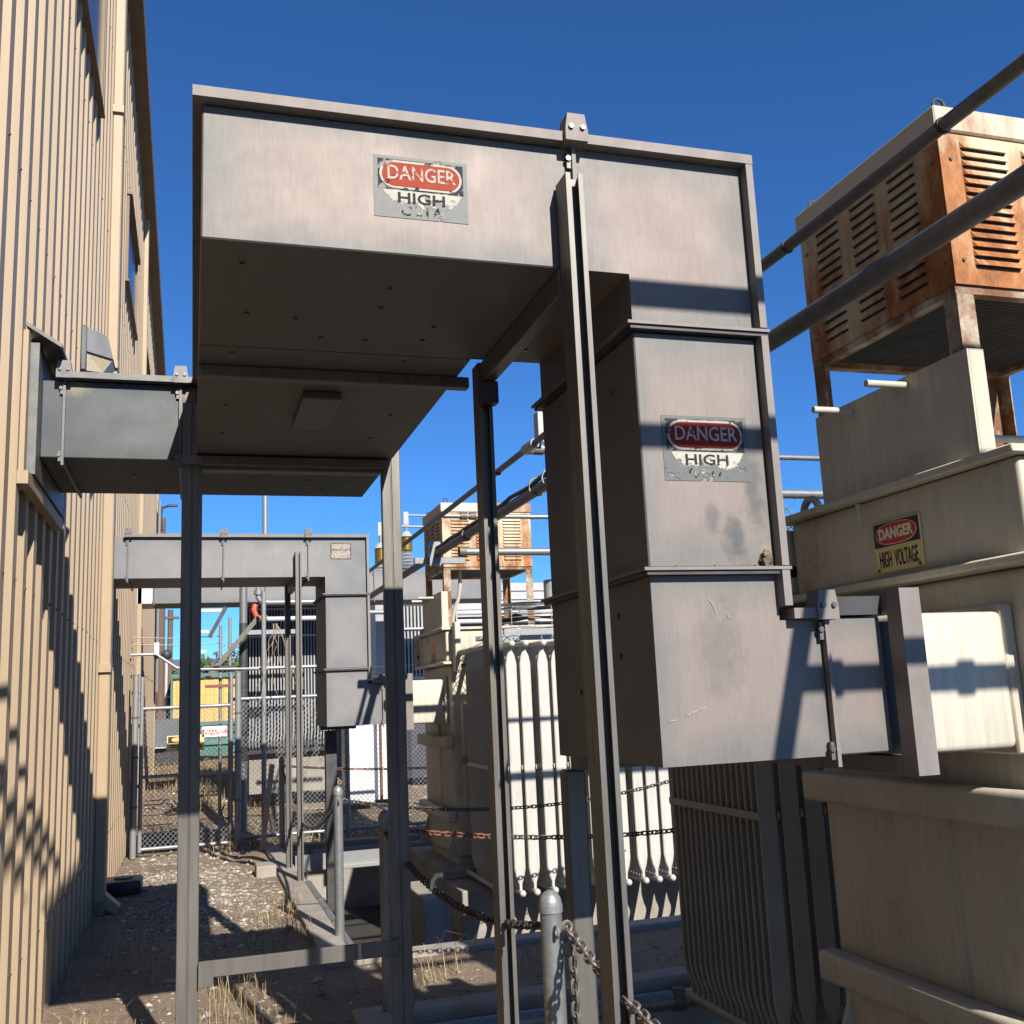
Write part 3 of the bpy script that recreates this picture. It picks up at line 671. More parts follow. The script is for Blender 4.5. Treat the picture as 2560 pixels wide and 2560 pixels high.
# metal danger sign on the near transformer
sg = thing('danger_sign', 'yellow, black and red danger high voltage plate on the near transformer', 'sign', (2.44, 3.095, 1.98))
MB().box(2.436, 2.4445, 2.967, 3.228, 1.983, 2.172, .003).build('plate', 'sign_yellow', sg, None)
MB().box(2.4345, 2.4358, 2.972, 3.223, 2.078, 2.166).build('black_field', 'sign_black', sg, None)
def ov(cy, cz, ry, rz, n=28): return [(cy+ry*(abs(math.cos(t))**.7)*(1 if math.cos(t) > 0 else -1), cz+rz*(abs(math.sin(t))**.9)*(1 if math.sin(t) > 0 else -1)) for t in [2*math.pi*i/n for i in range(n)]]
MB().prism(ov(3.097, 2.122, .114, .040), 'x', 2.4332, 2.4343).build('oval_rim', 'sign_cream', sg, None)
MB().prism(ov(3.097, 2.122, .111, .0375), 'x', 2.4318, 2.4330).build('oval', 'sign_red', sg, None)
text('danger_text', 'DANGER', 'sign_cream', sg, (2.431, 3.097, 2.122), .055, '-x', .19, .0022, .0006)
text('voltage_text', 'HIGH  VOLTAGE', 'sign_black', sg, (2.435, 3.097, 2.028), .082, '-x', .212, .0012, .0006)
for y, z in ((2.985, 1.995), (3.212, 1.995), (3.212, 2.158)): bolt(sg, (2.436, y, z), '-x', .7)
t = thing('warning_label', 'small faded orange warning label on the middle-distance transformer', 'sign', (2.38, 10.5, 2.0))
MB().box(2.378, 2.3845, 10.4, 10.57, 2.08, 2.17).build('upper_field', 'sign_orange', t, None)
MB().box(2.378, 2.3845, 10.4, 10.57, 1.98, 2.07).build('lower_field', 'plate_worn', t, None)

# louvred cabinets on top of the transformers
LV = MB(); LV.v = [(-.5, 0, 0), (.5, 0, 0), (-.46, -.016, -.004), (.46, -.016, -.004), (-.5, 0, .026), (.5, 0, .026)]
LV.f = [(4, 5, 3, 2), (0, 2, 3, 1), (0, 4, 2), (1, 3, 5)]
LVM = LV.mesh(); LVM.materials.append(M['rust_panel'])
SLM = MB().box(-.47, .47, -.003, .0, -.009, -.001).mesh(); SLM.materials.append(M['sign_black'])
def cabinet(dy, label, dx=0):
    T = lambda v: v+dy; x0, x1, a, b, z0, z1 = 2.50, 3.46, T(2.72), T(3.59), 2.93, 3.50
    t = thing('louvred_cabinet', label, 'cabinet', (2.98, T(3.155), 2.30))
    def louvre(p, pos, rot, w):
        inst('louvre', LVM, p, Matrix.Translation(pos) @ rot @ Matrix.Diagonal((w, 1, 1, 1)))
        inst('slot', SLM, p, Matrix.Translation(Vector(pos)) @ rot @ Matrix.Diagonal((w, 1, 1, 1)))
    p = MB().box(x0, x0+.006, a+.008, b, z0, z1).build('side_panel', 'rust_panel', t, None)
    rx = Matrix.Rotation(R(-90), 4, 'Z')
    for cy in (.21, .445, .68):
        for k in range(13): louvre(p, (x0, a+cy, z0+.06+k*.0385), rx, .155)
    q = MB().box(x0, x1, a, a+.006, z0, z1).build('front_panel', 'rust_panel', t, None)
    for cx in (.19, .46, .75):
        for k in range(14): louvre(q, (x0+cx, a, z0+.075+k*.034), Matrix.Identity(4), .20)
    for z in (3.02, 3.17, 3.40):
        bolt(q, (x0+.045, a, z), '-y', .8); bolt(q, (x1-.04, a, z), '-y', .8); bolt(p, (x0, a+.04, z), '-x', .8); bolt(p, (x0, b-.04, z), '-x', .8)
    MB().box(x1-.006, x1, a+.008, b, z0, z1).build('side_panel', 'rust_panel', t, None)
    MB().box(x0+.007, x1-.007, b-.006, b, z0, z1).build('rear_panel', 'rust_panel', t, None)
    MB().box(x0-.012, x1+.012, a-.012, b+.012, z1+.002, z1+.098, .006).build('roof', 'roof_rust', t, None)
    m = MB(); m.box(x0+.002, x1-.002, a+.01, a+.05, z0-.03, z0-.002); m.box(x0+.002, x1-.002, b-.05, b, z0-.03, z0-.002)
    m.box(x0+.002, x0+.04, a+.052, b-.052, z0-.03, z0-.002); m.box(x1-.04, x1-.002, a+.052, b-.052, z0-.03, z0-.002); m.build('base_frame', 'rust_leg', t, None)
    m = MB()
    for k in range(60): y = a+.06+k*(b-a-.12)/60; m.box(x0+.042, x1-.042, y, y+.005, z0-.012, z0-.008)
    m.build('floor_grille', 'dark_steel', t, None, kind='stuff')
    for (xa, xb) in ((x0+.002, x0+.075), (x1-.075, x1-.002)):
        for (ya, yb, s) in ((a+.008, a+.08, 1), (b-.08, b-.002, -1)):
            m = MB(); m.box(xa, xb, (ya if s > 0 else yb-.006), (ya+.006 if s > 0 else yb), 2.30, z0-.032)
            xs_ = (xa, xa+.006) if xa < 3 else (xb-.006, xb); m.box(*xs_, ya+.007, yb-.007, 2.30, z0-.032); m.build('leg', 'rust_leg', t, None)
    for x, y in ((x0+.05, a+.03), (x0+.05, b-.05), (x1-.05, a+.05)): MB().ring((x, y, z1+.125), .024, .006, 'y').build('eye_bolt', 'dark_steel', t)
    MB().tube([(2.72, a+.2, 2.93), (2.72, a+.2, 2.75), (2.70, a+.22, 2.62), (2.66, a+.26, 2.5), (2.64, a+.3, 2.31)], .02).build('conduit', 'cream', t)
    t.location.x += dx; return t
cabinet(0, 'rusty louvred cabinet on legs at the upper right, on the near transformer')
cabinet(DY+.05, 'sunlit orange rusty louvred cabinet on the middle-distance transformer', -.06)

# cream rail behind the near shield plate
t = thing('conduit_rail', 'thin cream rail running behind the near louvred cabinet legs', 'pipe', (3.2, 3.3, 2.30))
MB().cyl((2.66, 3.35, 2.56), (4.3, 3.35, 2.56), .016).build('rail', 'cream', t)
for x in (2.75, 4.2): MB().cyl((x, 3.35, 2.30), (x, 3.35, 2.545), .012).build('stanchion', 'cream', t)

# concrete pedestals in the pits
for dy, yn in ((0, 2.2), (DY+.05, 1.68)):
    m = MB(); m.box(2.26, 5.0, yn+dy, 4.05+dy, -.72, -.055 if yn < 2 else .029, .015)
    if yn < 2: m.box(2.26, 5.0, 2.3+dy, 4.05+dy, -.054, .029, .012); struct(m, 'pedestal', 'concrete')
m = MB(); m.box(1.80, 2.02, 8.55, 9.4, -.72, .02, .015); struct(m, 'pit_pier', 'concrete')

# cooling fan on the middle transformer radiators
t = thing('cooling_fan', 'round wire-guarded cooling fan with grey motor above the white fins', 'fan', (3.05, 9.1, 2.12))
m = MB()
for k in range(9): m.ring((3.05, 9.1, 2.42), .10+.045*k, .004, 'z', 28, 5)
for k in range(5): m.ring((3.05, 9.1, 2.20+.045*k), .47, .004, 'z', 28, 5)
for k in range(8):
    an = k*math.pi/4; m.cyl((3.05, 9.1, 2.425), (3.05+.47*math.cos(an), 9.1+.47*math.sin(an), 2.42), .004, 5); m.cyl((3.05+.47*math.cos(an), 9.1+.47*math.sin(an), 2.42), (3.05+.47*math.cos(an), 9.1+.47*math.sin(an), 2.18), .004, 5)
m.build('guard', 'galv', t)
mo = MB(); mo.cyl((3.25, 9.1, 2.43), (3.25, 9.1, 2.66), .095, 20); mo.build('motor', 'porcelain', t)
MB().box(3.36, 3.45, 9.06, 9.16, 2.45, 2.62, .006).build('terminal_box', 'white_paint', t)
for yb_ in (8.62, 9.55): MB().box(2.6, 3.6, yb_, yb_+.04, 2.13, 2.18).build('fan_bracket', 'galv', t, None)
for k in range(5):
    an = k*2*math.pi/5; c, s_ = math.cos(an), math.sin(an)
    MB().add([(3.05+.06*c, 9.1+.06*s_, 2.30), (3.05+.42*c-.09*s_, 9.1+.42*s_+.09*c, 2.33), (3.05+.42*c+.09*s_, 9.1+.42*s_-.09*c, 2.27)], [(0, 1, 2), (2, 1, 0)]).build('blade', 'dark_steel', t, None)

# ================================================================== DELUGE PIPEWORK
XP = 2.0
def pipe(name, label, pts, r, mat, couplings=(), n=14, group=None, ties=(), cat='pipe'):
    t = thing(name, label, cat, pts[0], group); MB().tube(pts, r, n).build('run', mat, t)
    for c, d in couplings:
        c = Vector(c); d = Vector(d).normalized()
        MB().cyl(c-d*.03, c+d*.03, r+.012, 16).build('coupling', 'chain_grey', t)
    for c, d in ties:
        c = Vector(c); d = Vector(d).normalized(); MB().cyl(c-d*.005, c+d*.005, r+.004, 12).build('tie', 'black_plastic', t)
    return t
pipe('water_pipe', 'upper thin grey pipe slanting across the sky to the right edge', [(XP, 1.0, 3.12), (XP, 13.2, 3.14)], .021, 'pipe_dull', ties=[((XP, y, 3.122), (0, 1, 0)) for y in (2.15, 2.95, 5.4, 5.9, 6.6)])
pipe('water_pipe', 'thick grey pipe below the thin one, slanting past the near rusty cabinet', [(XP, -1.2, 2.825), (XP, 13.2, 2.835)], .034, 'pipe_dull', couplings=[((XP, 7.52, 2.83), (0, 1, 0)), ((XP, 8.7, 2.83), (0, 1, 0)), ((XP, .3, 2.825), (0, 1, 0))])
t = thing('cable_run', 'dark cable strapped along the top of the thick grey pipe', 'cable', (XP-.01, 4, 2.87))
MB().tube([(XP-.012+.004*math.sin(k*1.7), 4.3+.2*k, 2.878+.006*math.sin(k*2.1)) for k in range(24)], .014, 8).build('cable', 'dark_steel', t)
for y in (5.55, 5.8): MB().ring((XP, y, 2.85), .055, .006, 'y', 14, 6).build('clamp', 'galv', t)
pipe('branch_pipe', 'grey horizontal pipe crossing in front of the orange cabinet', [(XP+.12, 8.2, 2.80), (4.6, 8.2, 2.80)], .032, 'pipe', couplings=[((XP+.14, 8.2, 2.80), (1, 0, 0))])
pipe('branch_pipe', 'thin grey horizontal pipe near the top of the orange cabinet', [(XP+.02, 8.35, 3.13), (4.6, 8.35, 3.13)], .02, 'pipe', couplings=[((XP+.2, 8.35, 3.13), (1, 0, 0)), ((XP+.28, 8.35, 3.13), (1, 0, 0))])
pipe('branch_pipe', 'thin grey pipe left of the near shield plate', [(XP+.02, 5.98, 3.125), (4.8, 5.98, 3.125)], .018, 'pipe', couplings=[((XP+.08, 5.98, 3.125), (1, 0, 0))], ties=[((2.85, 5.98, 3.125), (1, 0, 0))])
pipe('branch_pipe', 'grey pipe beside the lifting eye of the near transformer', [(XP+.05, 5.75, 2.82), (4.8, 5.75, 2.82)], .03, 'pipe')
t = thing('pipe_bracket', 'grey channel bracket carrying the thick pipe by the orange cabinet', 'bracket', (1.7, 8.55, 2.7))
MB().box(1.80, 2.25, 8.52, 8.57, 2.745, 2.80, .003).build('arm', 'pipe', t, None)
MB().box(1.92, 2.02, 8.47, 8.519, 2.72, 2.93, .003).build('saddle', 'pipe', t, None)
t = thing('pipe_elbow', 'white fitting at the joint of the thin pipe in the sky', 'pipe', (XP, 5.95, 3.1))
MB().tube([(XP, 5.8, 3.125), (XP, 5.98, 3.13), (XP+.12, 5.98, 3.13)], [.03, .036, .03], 12).build('tee', 'galv', t)
MB().box(XP+.06, XP+.10, 5.9, 5.98, 3.16, 3.36, .003).build('hanger', 'galv', t, None)
# near unit's ring pipe, plus two unseen pipes added for their shadows (above and behind the camera's right)
pipe('branch_pipe', 'grey pipe crossing above the near transformer end, out of frame at right', [(XP+.02, .86, 2.825), (4.8, .86, 2.825)], .034, 'pipe_dull', couplings=[((2.13, .86, 2.825), (1, 0, 0)), ((2.62, .86, 2.825), (1, 0, 0))])
pipe('overhead_pipe', 'unseen overhead pipe added to cast the upper shadow band on the vertical duct', [(1.47, 1.1, 3.80), (4.8, 1.1, 3.80)], .037, 'pipe_dull')
pipe('overhead_pipe', 'unseen overhead pipe added to cast the lower shadow band on the vertical duct', [(1.47, .75, 3.61), (4.8, .75, 3.61)], .032, 'pipe_dull')
# small drop pipes behind the second duct
t = thing('drop_pipe', 'crooked thin white drain pipe beside the second duct', 'pipe', (1.93, 13.3, 1.6))
MB().tube([(1.72, 13.3, 2.66), (2.02, 13.3, 2.66), (2.02, 13.3, 2.25), (2.02, 13.3, 2.06), (1.75, 13.3, 2.06), (1.75, 13.3, 1.5)], .022, 8).build('run', 'galv', t)
MB().cyl((2.02, 13.3, 2.42), (2.02, 13.3, 2.28), .036).build('valve', 'chain_grey', t)
MB().cyl((1.6, 13.3, 2.76), (2.6, 13.3, 2.75), .03).build('header', 'galv', t)
t = thing('valve_tray', 'small white box with rusty valves beside the second duct', 'box', (1.85, 13.25, 1.36))
MB().box(1.73, 2.0, 13.2, 13.4, 1.36, 1.46, .006).build('tray', 'rail_white', t, None)
MB().cyl((1.78, 13.22, 1.49), (1.92, 13.22, 1.49), .03).build('valve', 'chain_rust', t)

# ================================================================== BOLLARDS AND CHAINS
def bollard(x, y, label, z0=0.0):
    t = thing('bollard', label, 'bollard', (x, y, z0), 'pipe bollards round the transformer pits')
    MB().cyl((x, y, z0), (x, y, .972), .0325, 20).build('post', 'pipe', t)
    m = MB(); m.cyl((x, y, .972), (x, y, .992), .036, 20)
    prev = [(math.cos(k*math.pi/2/6)*.0345, math.sin(k*math.pi/2/6)*.042) for k in range(7)]
    for (ra, za), (rb, zb) in zip(prev, prev[1:]): m.cyl((x, y, .992+za), (x, y, .992+zb), ra, 20, max(rb, .001), caps=False)
    m.build('cap', 'galv', t)
    for s_ in (-1, 1): MB().ring((x+s_*.048 if False else x, y+s_*.046, .925), .016, .004, 'x', 12, 6).build('eye', 'galv', t)
    MB().ring((x+.047, y, .925), .016, .004, 'y', 12, 6).build('eye', 'galv', t)
bollard(1.01, 3.0, 'nearest domed pipe bollard, at bottom centre')
bollard(.985, 5.62, 'bollard half hidden behind the right post of the portal frame')
bollard(.985, 7.49, 'grey bollard with sunlit patches left of the middle pit')
bollard(.985, 12.3, 'far bollard at the back corner of the middle pit')
def link_mesh(mat):
    L, w, r = .020, .0095, .0042; pts = []
    for k in range(12):
        t = 2*math.pi*k/12; pts.append(Vector((math.copysign(L-w, math.cos(t))*(1 if abs(math.cos(t)) > .01 else 0)+w*math.cos(t), w*math.sin(t)*1.15, 0)))
    m = MB(); n = 5; q = len(pts); vs = []
    for i, c in enumerate(pts):
        d = (pts[(i+1) % q]-pts[i-1]).normalized(); p = d.cross(Vector((0, 0, 1))); z = Vector((0, 0, 1))
        vs += [c+(p*math.cos(2*math.pi*k/n)+z*math.sin(2*math.pi*k/n))*r for k in range(n)]
    m.v = [tuple(v) for v in vs]
    m.f = [(i*n+k, i*n+(k+1) % n, ((i+1) % q)*n+(k+1) % n, ((i+1) % q)*n+k) for i in range(q) for k in range(n)]
    me = m.mesh((0, 0, 0), 60); me.materials.append(M[mat]); return me
LK = {k: link_mesh(k) for k in ('chain_dark', 'chain_rust', 'chain_grey')}
def chain(label, a, b, sag, mat, mats=None, pitch=.0305):
    a = Vector(a); b = Vector(b); t = thing('chain', label, 'chain', a)
    P = lambda u: a.lerp(b, u)-Vector((0, 0, 4*sag*u*(1-u)))
    pts = [P(i/400) for i in range(401)]; acc = 0; nxt = 0; k = 0
    for p, q in zip(pts, pts[1:]):
        acc += (q-p).length
        if acc >= nxt:
            d = (q-p).normalized(); rot = d.to_track_quat('X', 'Z').to_matrix().to_4x4() @ Matrix.Rotation(R(45+90*(k % 2)+random.uniform(-12, 12)), 4, 'X')
            mm = mats(k) if mats else mat
            inst('link', LK[mm], t, Matrix.Translation(p) @ rot @ Matrix.Diagonal((1, 1.15, 1.15, 1))); nxt += pitch; k += 1
chain('dark sagging chain across the white fins at the middle pit', (1.04, 7.49, .925), (3.75, 7.49, .935), .145, 'chain_dark')
chain('brown and black chain low across the white fins, below the upper chain', (1.03, 5.62, .93), (3.6, 5.62, .86), .10, 'chain_dark', lambda k: 'chain_rust' if k < 22 else 'chain_dark')
chain('rusty chain drooping towards the nearest bollard', (.985, 5.57, .92), (1.01, 3.05, .925), .125, 'chain_dark')
chain('chain falling from the nearest bollard to the lower right', (1.045, 2.96, .93), (1.02, 1.2, .94), .12, 'chain_grey')
chain('loose chain tail hanging beside the nearest bollard', (1.062, 2.965, .86), (1.055, 2.955, .05), 0, 'chain_grey')
chain('pale chain sagging behind the left bollard of the middle pit', (.985, 7.54, .92), (.985, 12.25, .92), .38, 'chain_grey')
chain('thin far chain at the back edge of the middle pit', (1.0, 12.3, .93), (4.6, 12.3, .92), .12, 'chain_rust')
m = MB(); m.tube([(.985, 4.50, .80), (.99, 4.49, .84), (1.0, 4.46, .865), (1.01, 4.42, .87)], .010, 8); tag(m.build('chain_hook', 'white_paint', None, off=(.985, 4.5, .8)), 'pale hook on the rusty drooping chain', 'hook')

# pipes and steel in the pits
pipe('drain_pipe', 'grey pipe lying along the left inside edge of the middle pit', [(1.05, 7.0, -.06), (1.05, 10.2, -.06)], .045, 'pipe', couplings=[((1.05, 9.2, -.06), (0, 1, 0)), ((1.05, 8.2, -.06), (0, 1, 0))])
pipe('drain_pipe', 'blue-grey pipe along the far wall of the near pit', [(1.1, 5.48, -.07), (5.1, 5.48, -.07)], .05, 'pipe', couplings=[((2.55, 5.48, -.07), (1, 0, 0)), ((1.9, 5.48, -.07), (1, 0, 0))])
pipe('drain_pipe', 'grey pipe along the back wall of the middle pit', [(1.1, 12.38, -.08), (5.0, 12.38, -.08)], .05, 'pipe', couplings=[((1.3, 12.38, -.08), (1, 0, 0))])
m = MB(); m.box(1.0, 1.95, 10.9, 10.91, -.02, .12); m.box(1.0, 2.0, 10.80, 10.899, -.03, -.021); tag(m.build('angle_beam', 'galv', None, None, off=(1.5, 10.9, 0)), 'galvanized angle spanning the middle pit', 'beam')

# ================================================================== GATE AND FENCES
def mesh_wires(x0, x1, z0, z1, y, p=.056, r=.0026):
    m = MB(); k = 0
    w, h = x1-x0, z1-z0; n = int((w+h)/p)
    for i in range(n):
        c = i*p
        for s_ in (1, -1):
            xa, za = (c, 0) if c < w else (w, c-w)
            xb, zb = (0, c) if c < h else (c-h, h)
            if s_ < 0: xa, xb = w-xa, w-xb
            m.cyl((x0+xa, y+.001*s_, z0+za), (x0+xb, y-.001*s_, z0+zb), r, 4, caps=False)
    return m
GATE0 = set(bpy.data.objects)
gt = thing('chain_link_gate', 'chain-link gate with barbed strands beside the tan wall', 'gate', (-.06, 12.66, 0))
m = MB(); m.cyl((-.565, 12.66, .06), (-.565, 12.66, 2.02), .024); m.cyl((.44, 12.66, .06), (.44, 12.66, 2.03), .024)
for z in (1.655, .885, .09): m.cyl((-.565, 12.66, z), (.44, 12.66, z), .021)
m.build('frame', 'galv', gt)
mesh_wires(-.54, .42, .10, 1.68, 12.68).build('wire_mesh', 'galv', gt, None, kind='stuff')
for z in (1.78, 1.88, 1.98):
    w = MB(); w.tube([(-.565+k*.05, 12.66, z+.004*math.sin(k*1.3)) for k in range(21)], .0016, 4)
    for k in range(9): w.cyl((-.5+k*.11, 12.645, z-.008), (-.5+k*.11, 12.675, z+.008), .0014, 4)
    w.build('barbed_wire', 'chain_grey', gt, None)
MB().cyl((-.14, 12.655, .1), (-.10, 12.655, 2.0), .004).build('centre_wire', 'dark_steel', gt)
MB().tube([(.37, 12.62, .52), (.33, 12.6, .44), (.36, 12.6, .34), (.42, 12.62, .38)], .01).build('lock_chain', 'chain_dark', gt)
for (x, r, h, lab) in ((-.675, .036, 2.04, 'galvanized hinge post between gate and tan wall'), (.56, .037, 2.03, 'thick galvanized post on the latch side of the gate')):
    t = thing('gate_post', lab, 'post', (x, 12.64, 0)); MB().cyl((x, 12.64, 0), (x, 12.64, h), r, 18).build('shaft', 'galv', t)
    MB().cyl((x, 12.64, h), (x, 12.64, h+.012), r+.004, 18).build('cap', 'galv', t)
    for z in (.55, 1.1, 1.55): MB().cyl((x, 12.64, z), (x, 12.64, z+.02), r+.006, 18).build('band', 'pipe_dull', t)
fn = thing('chain_link_fence', 'chain-link fence behind the second duct and the middle pit', 'fence', (2.6, 12.75, 0))
for x in (1.0, 2.0, 3.2, 4.6): MB().cyl((x, 12.75, 0), (x, 12.75, 3.0 if x == 1.0 else 1.75), .03).build('fence_post', 'galv', fn)
MB().cyl((.6, 12.75, 1.72), (4.6, 12.75, 1.72), .022).build('top_rail', 'galv', fn)
MB().cyl((.6, 12.75, .12), (4.6, 12.75, .12), .02).build('bottom_rail', 'galv', fn)
mesh_wires(.62, 4.6, .12, 1.74, 12.77).build('wire_mesh', 'galv', fn, None, kind='stuff')
for z in (1.82, 1.93, 2.05): MB().tube([(.6+k*.2, 12.75, z+.005*math.sin(k*2)) for k in range(21)], .0016, 4).build('barbed_wire', 'chain_grey', fn, None)
# gate signs
t = thing('warning_sign', 'yellow danger sign hung low on the gate, half hidden by the post', 'sign', (-.08, 12.63, 1.25))
MB().box(-.284, .132, 12.628, 12.632, 1.245, 1.425).build('plate', 'sign_lemon', t, None)
MB().box(-.272, -.02, 12.6255, 12.6275, 1.345, 1.415).build('header_field', 'sign_black', t, None)
MB().prism(ov(-.135, 1.38, .10, .028), 'y', 12.623, 12.625).build('oval', 'sign_orange', t, None)
text('danger_text', 'DANGER', 'sign_lemon', t, (-.14, 12.622, 1.38), .05, '-y', .16, .0008)
for k, w in enumerate((.2, .18, .05)): MB().box(-.15-w/2, -.15+w/2, 12.6262, 12.6275, 1.312-k*.022, 1.322-k*.022).build('text_line', 'sign_black', t, None)
MB().prism([(.03, 1.275), (.115, 1.275), (.072, 1.345)], 'y', 12.6262, 12.6275).build('triangle', 'sign_black', t, None)
MB().prism([(.048, 1.284), (.097, 1.284), (.072, 1.326)], 'y', 12.6245, 12.6260).build('triangle_field', 'sign_lemon', t, None)
t = thing('company_sign', 'small white and red ALCORN sign on the gate', 'sign', (.27, 12.63, 1.4))
MB().box(.128, .412, 12.628, 12.632, 1.402, 1.522, .002).build('plate', 'sign_white', t, None)
m = MB(); m.prism([(.132, 1.44), (.408, 1.44), (.408, 1.49), (.132, 1.49)], 'y', 12.6255, 12.6275); m.build('red_band', 'sign_pink', t, None)
text('name_text', 'ALCORN', 'sign_white', t, (.268, 12.6245, 1.468), .065, '-y', .245, .0022, .001, .25)
text('name_text', 'FENCE', 'sign_pink', t, (.27, 12.6265, 1.424), .03, '-y', .10, .0008)

# gate and fence pushed back from camera, lowered, enlarged to hold image size
for o in set(bpy.data.objects)-GATE0:
    if o.parent is None:
        o.location.y += 1.15; o.location.z -= .14; o.scale = (1.07, 1, 1.08)
# ================================================================== BEYOND THE GATE
# third transformer: tube-type radiator
t = thing('tube_radiator', 'tall bank of white radiator tubes beyond the fence', 'radiator', (1.4, 16.4, .35))
for k in range(27):
    x = .84+k*.0465
    MB().tube([(x, 16.42, 3.10), (x, 16.38, 3.02), (x, 16.38, 1.2), (x-.012, 16.36, 1.1), (x-.004, 16.42, 1.0)], .0125, 6).build('tube', 'tube_grey', t)
for z in (3.1, 2.68, 2.2): MB().box(.82, 2.1, 16.345, 16.366, z-.015, z+.015).build('rail', 'rail_white', t, None)
MB().box(.80, 2.15, 16.47, 17.2, .9, 3.15).build('tank', 'dark_purple', t, None)
MB().box(.84, 2.1, 16.6, 17.1, .3, .895).build('plinth', 'concrete', t, None)
t = thing('utility_cabinet', 'white metal cabinet standing behind the chain-link fence', 'cabinet', (2.45, 16.2, .1))
MB().box(2.22, 2.665, 16.0, 16.4, .10, 1.33, .01).build('body', 'white_paint', t, None)
MB().box(2.235, 2.65, 15.992, 15.999, .58, 1.31).build('door', 'white_paint', t, None)
MB().box(2.235, 2.65, 15.992, 15.999, .12, .57).build('door', 'white_paint', t, None)
MB().box(2.28, 2.29, 15.975, 15.991, .70, .85).build('handle', 'grey_paint', t, None)
MB().box(2.36, 2.52, 15.988, 15.9915, 1.255, 1.275).build('logo', 'logo_blue', t, None)
t = thing('utility_cabinet', 'second white cabinet at the right with a rusty pipe in front', 'cabinet', (2.95, 16.6, .1))
MB().box(2.74, 3.1, 16.4, 16.8, .10, 1.35, .01).build('body', 'white_paint', t, None)
MB().cyl((2.80, 16.2, .1), (2.80, 16.2, 1.4), .025).build('rusty_pipe', 'chain_rust', t)
# fire riser with red elbow
t = thing('fire_riser', 'grey sprinkler riser with red elbow and white pipe beyond the gate', 'pipe', (.75, 14.6, 0))
MB().cyl((.66, 14.6, 0), (.66, 14.6, 3.3), .055).build('riser', 'pipe', t)
MB().cyl((.66, 14.6, .9), (.66, 14.6, 2.75), .058).build('riser_sleeve', 'dark_steel', t)
MB().cyl((.70, 14.6, 3.30), (2.0, 14.6, 3.30), .028).build('top_pipe', 'galv', t)
MB().tube([(.86, 14.6, 3.24), (.86, 14.6, 3.10), (.90, 14.6, 3.04), (1.0, 14.6, 3.03), (2.0, 14.6, 3.03)], .038).build('branch', 'galv', t)
MB().cyl((.86, 14.6, 3.14), (.86, 14.6, 3.2), .06).build('flange', 'galv', t)
MB().tube([(.82, 14.62, 3.0), (.80, 14.6, 2.93), (.83, 14.6, 2.84), (.90, 14.6, 2.80), (.97, 14.6, 2.80)], .042).build('elbow', 'red_pipe', t)
MB().cyl((.97, 14.6, 2.80), (2.0, 14.6, 2.80), .034).build('white_run', 'rail_white', t)
for c in (.86, .96): MB().cyl((c, 14.6, 2.81), (c+.02, 14.6, 2.81), .05).build('coupling', 'chain_grey', t)
MB().box(.72, 1.45, 14.7, 14.74, 2.60, 2.66).build('channel', 'galv', t, None)
# slanted cable trays with arms
t = thing('cable_rack', 'slanted steel rack arms sloping down beyond the gate', 'rack', (.4, 14.2, 0))
MB().cyl((.35, 14.2, 0), (.35, 14.2, 2.7), .022).build('post', 'galv', t); MB().cyl((.47, 14.2, 0), (.47, 14.2, 2.8), .022).build('post', 'galv', t)
rot = Matrix.Translation((.55, 14.2, 2.45)) @ Matrix.Rotation(R(-50), 4, 'Y')
MB().box(-.58, .45, -.05, .05, -.03, .03, 0, rot).build('slanted_arm', 'strut', t, None)
rot = Matrix.Translation((.30, 14.25, 2.72)) @ Matrix.Rotation(R(-62), 4, 'Y')
MB().box(-.2, .25, -.03, .03, -.025, .025, 0, rot).build('slanted_arm', 'dark_steel', t, None)
for (x, z, w) in ((.06, 2.90, .3), (-.02, 2.62, .22), (-.05, 2.36, .22)): MB().box(x, x+w, 14.22, 14.28, z-.02, z+.02).build('cross_arm', 'cream_end', t, None)
MB().box(.2, .55, 14.15, 14.2, 2.1, 2.16).build('cross_arm', 'dark_steel', t, None)
MB().box(.16, .6, 14.16, 14.21, 1.88, 1.92).build('cross_arm', 'chain_rust', t, None)
MB().tube([(-.757, 14.0, 2.33), (-.45, 14.0, 2.33), (-.2, 14.0, 2.15), (.0, 14.0, 2.12), (.95, 14.0, 2.10)], .018, 8).build('conduit', 'galv', t)
for z in (2.55, 2.46): MB().tube([(-.757, 14.3, z+.02), (-.3, 14.3, z), (.4, 14.3, z+.01)], .006, 5).build('wire', 'galv', t)
t = thing('dead_vine', 'dried pale vine hanging on the fence behind the second duct', 'vine', (.95, 13.0, 1.2))
for k in range(7):
    pts = [Vector((.98+random.uniform(-.03, .03), 13.1, 2.62))]
    for j in range(12): pts.append(pts[-1]+Vector((random.gauss((k-3)*.012, .02), random.gauss(0, .01), -random.uniform(.08, .15))))
    MB().tube(pts, [.0042*(1-j/18) for j in range(13)], 5).build('stem', 'twig', t)

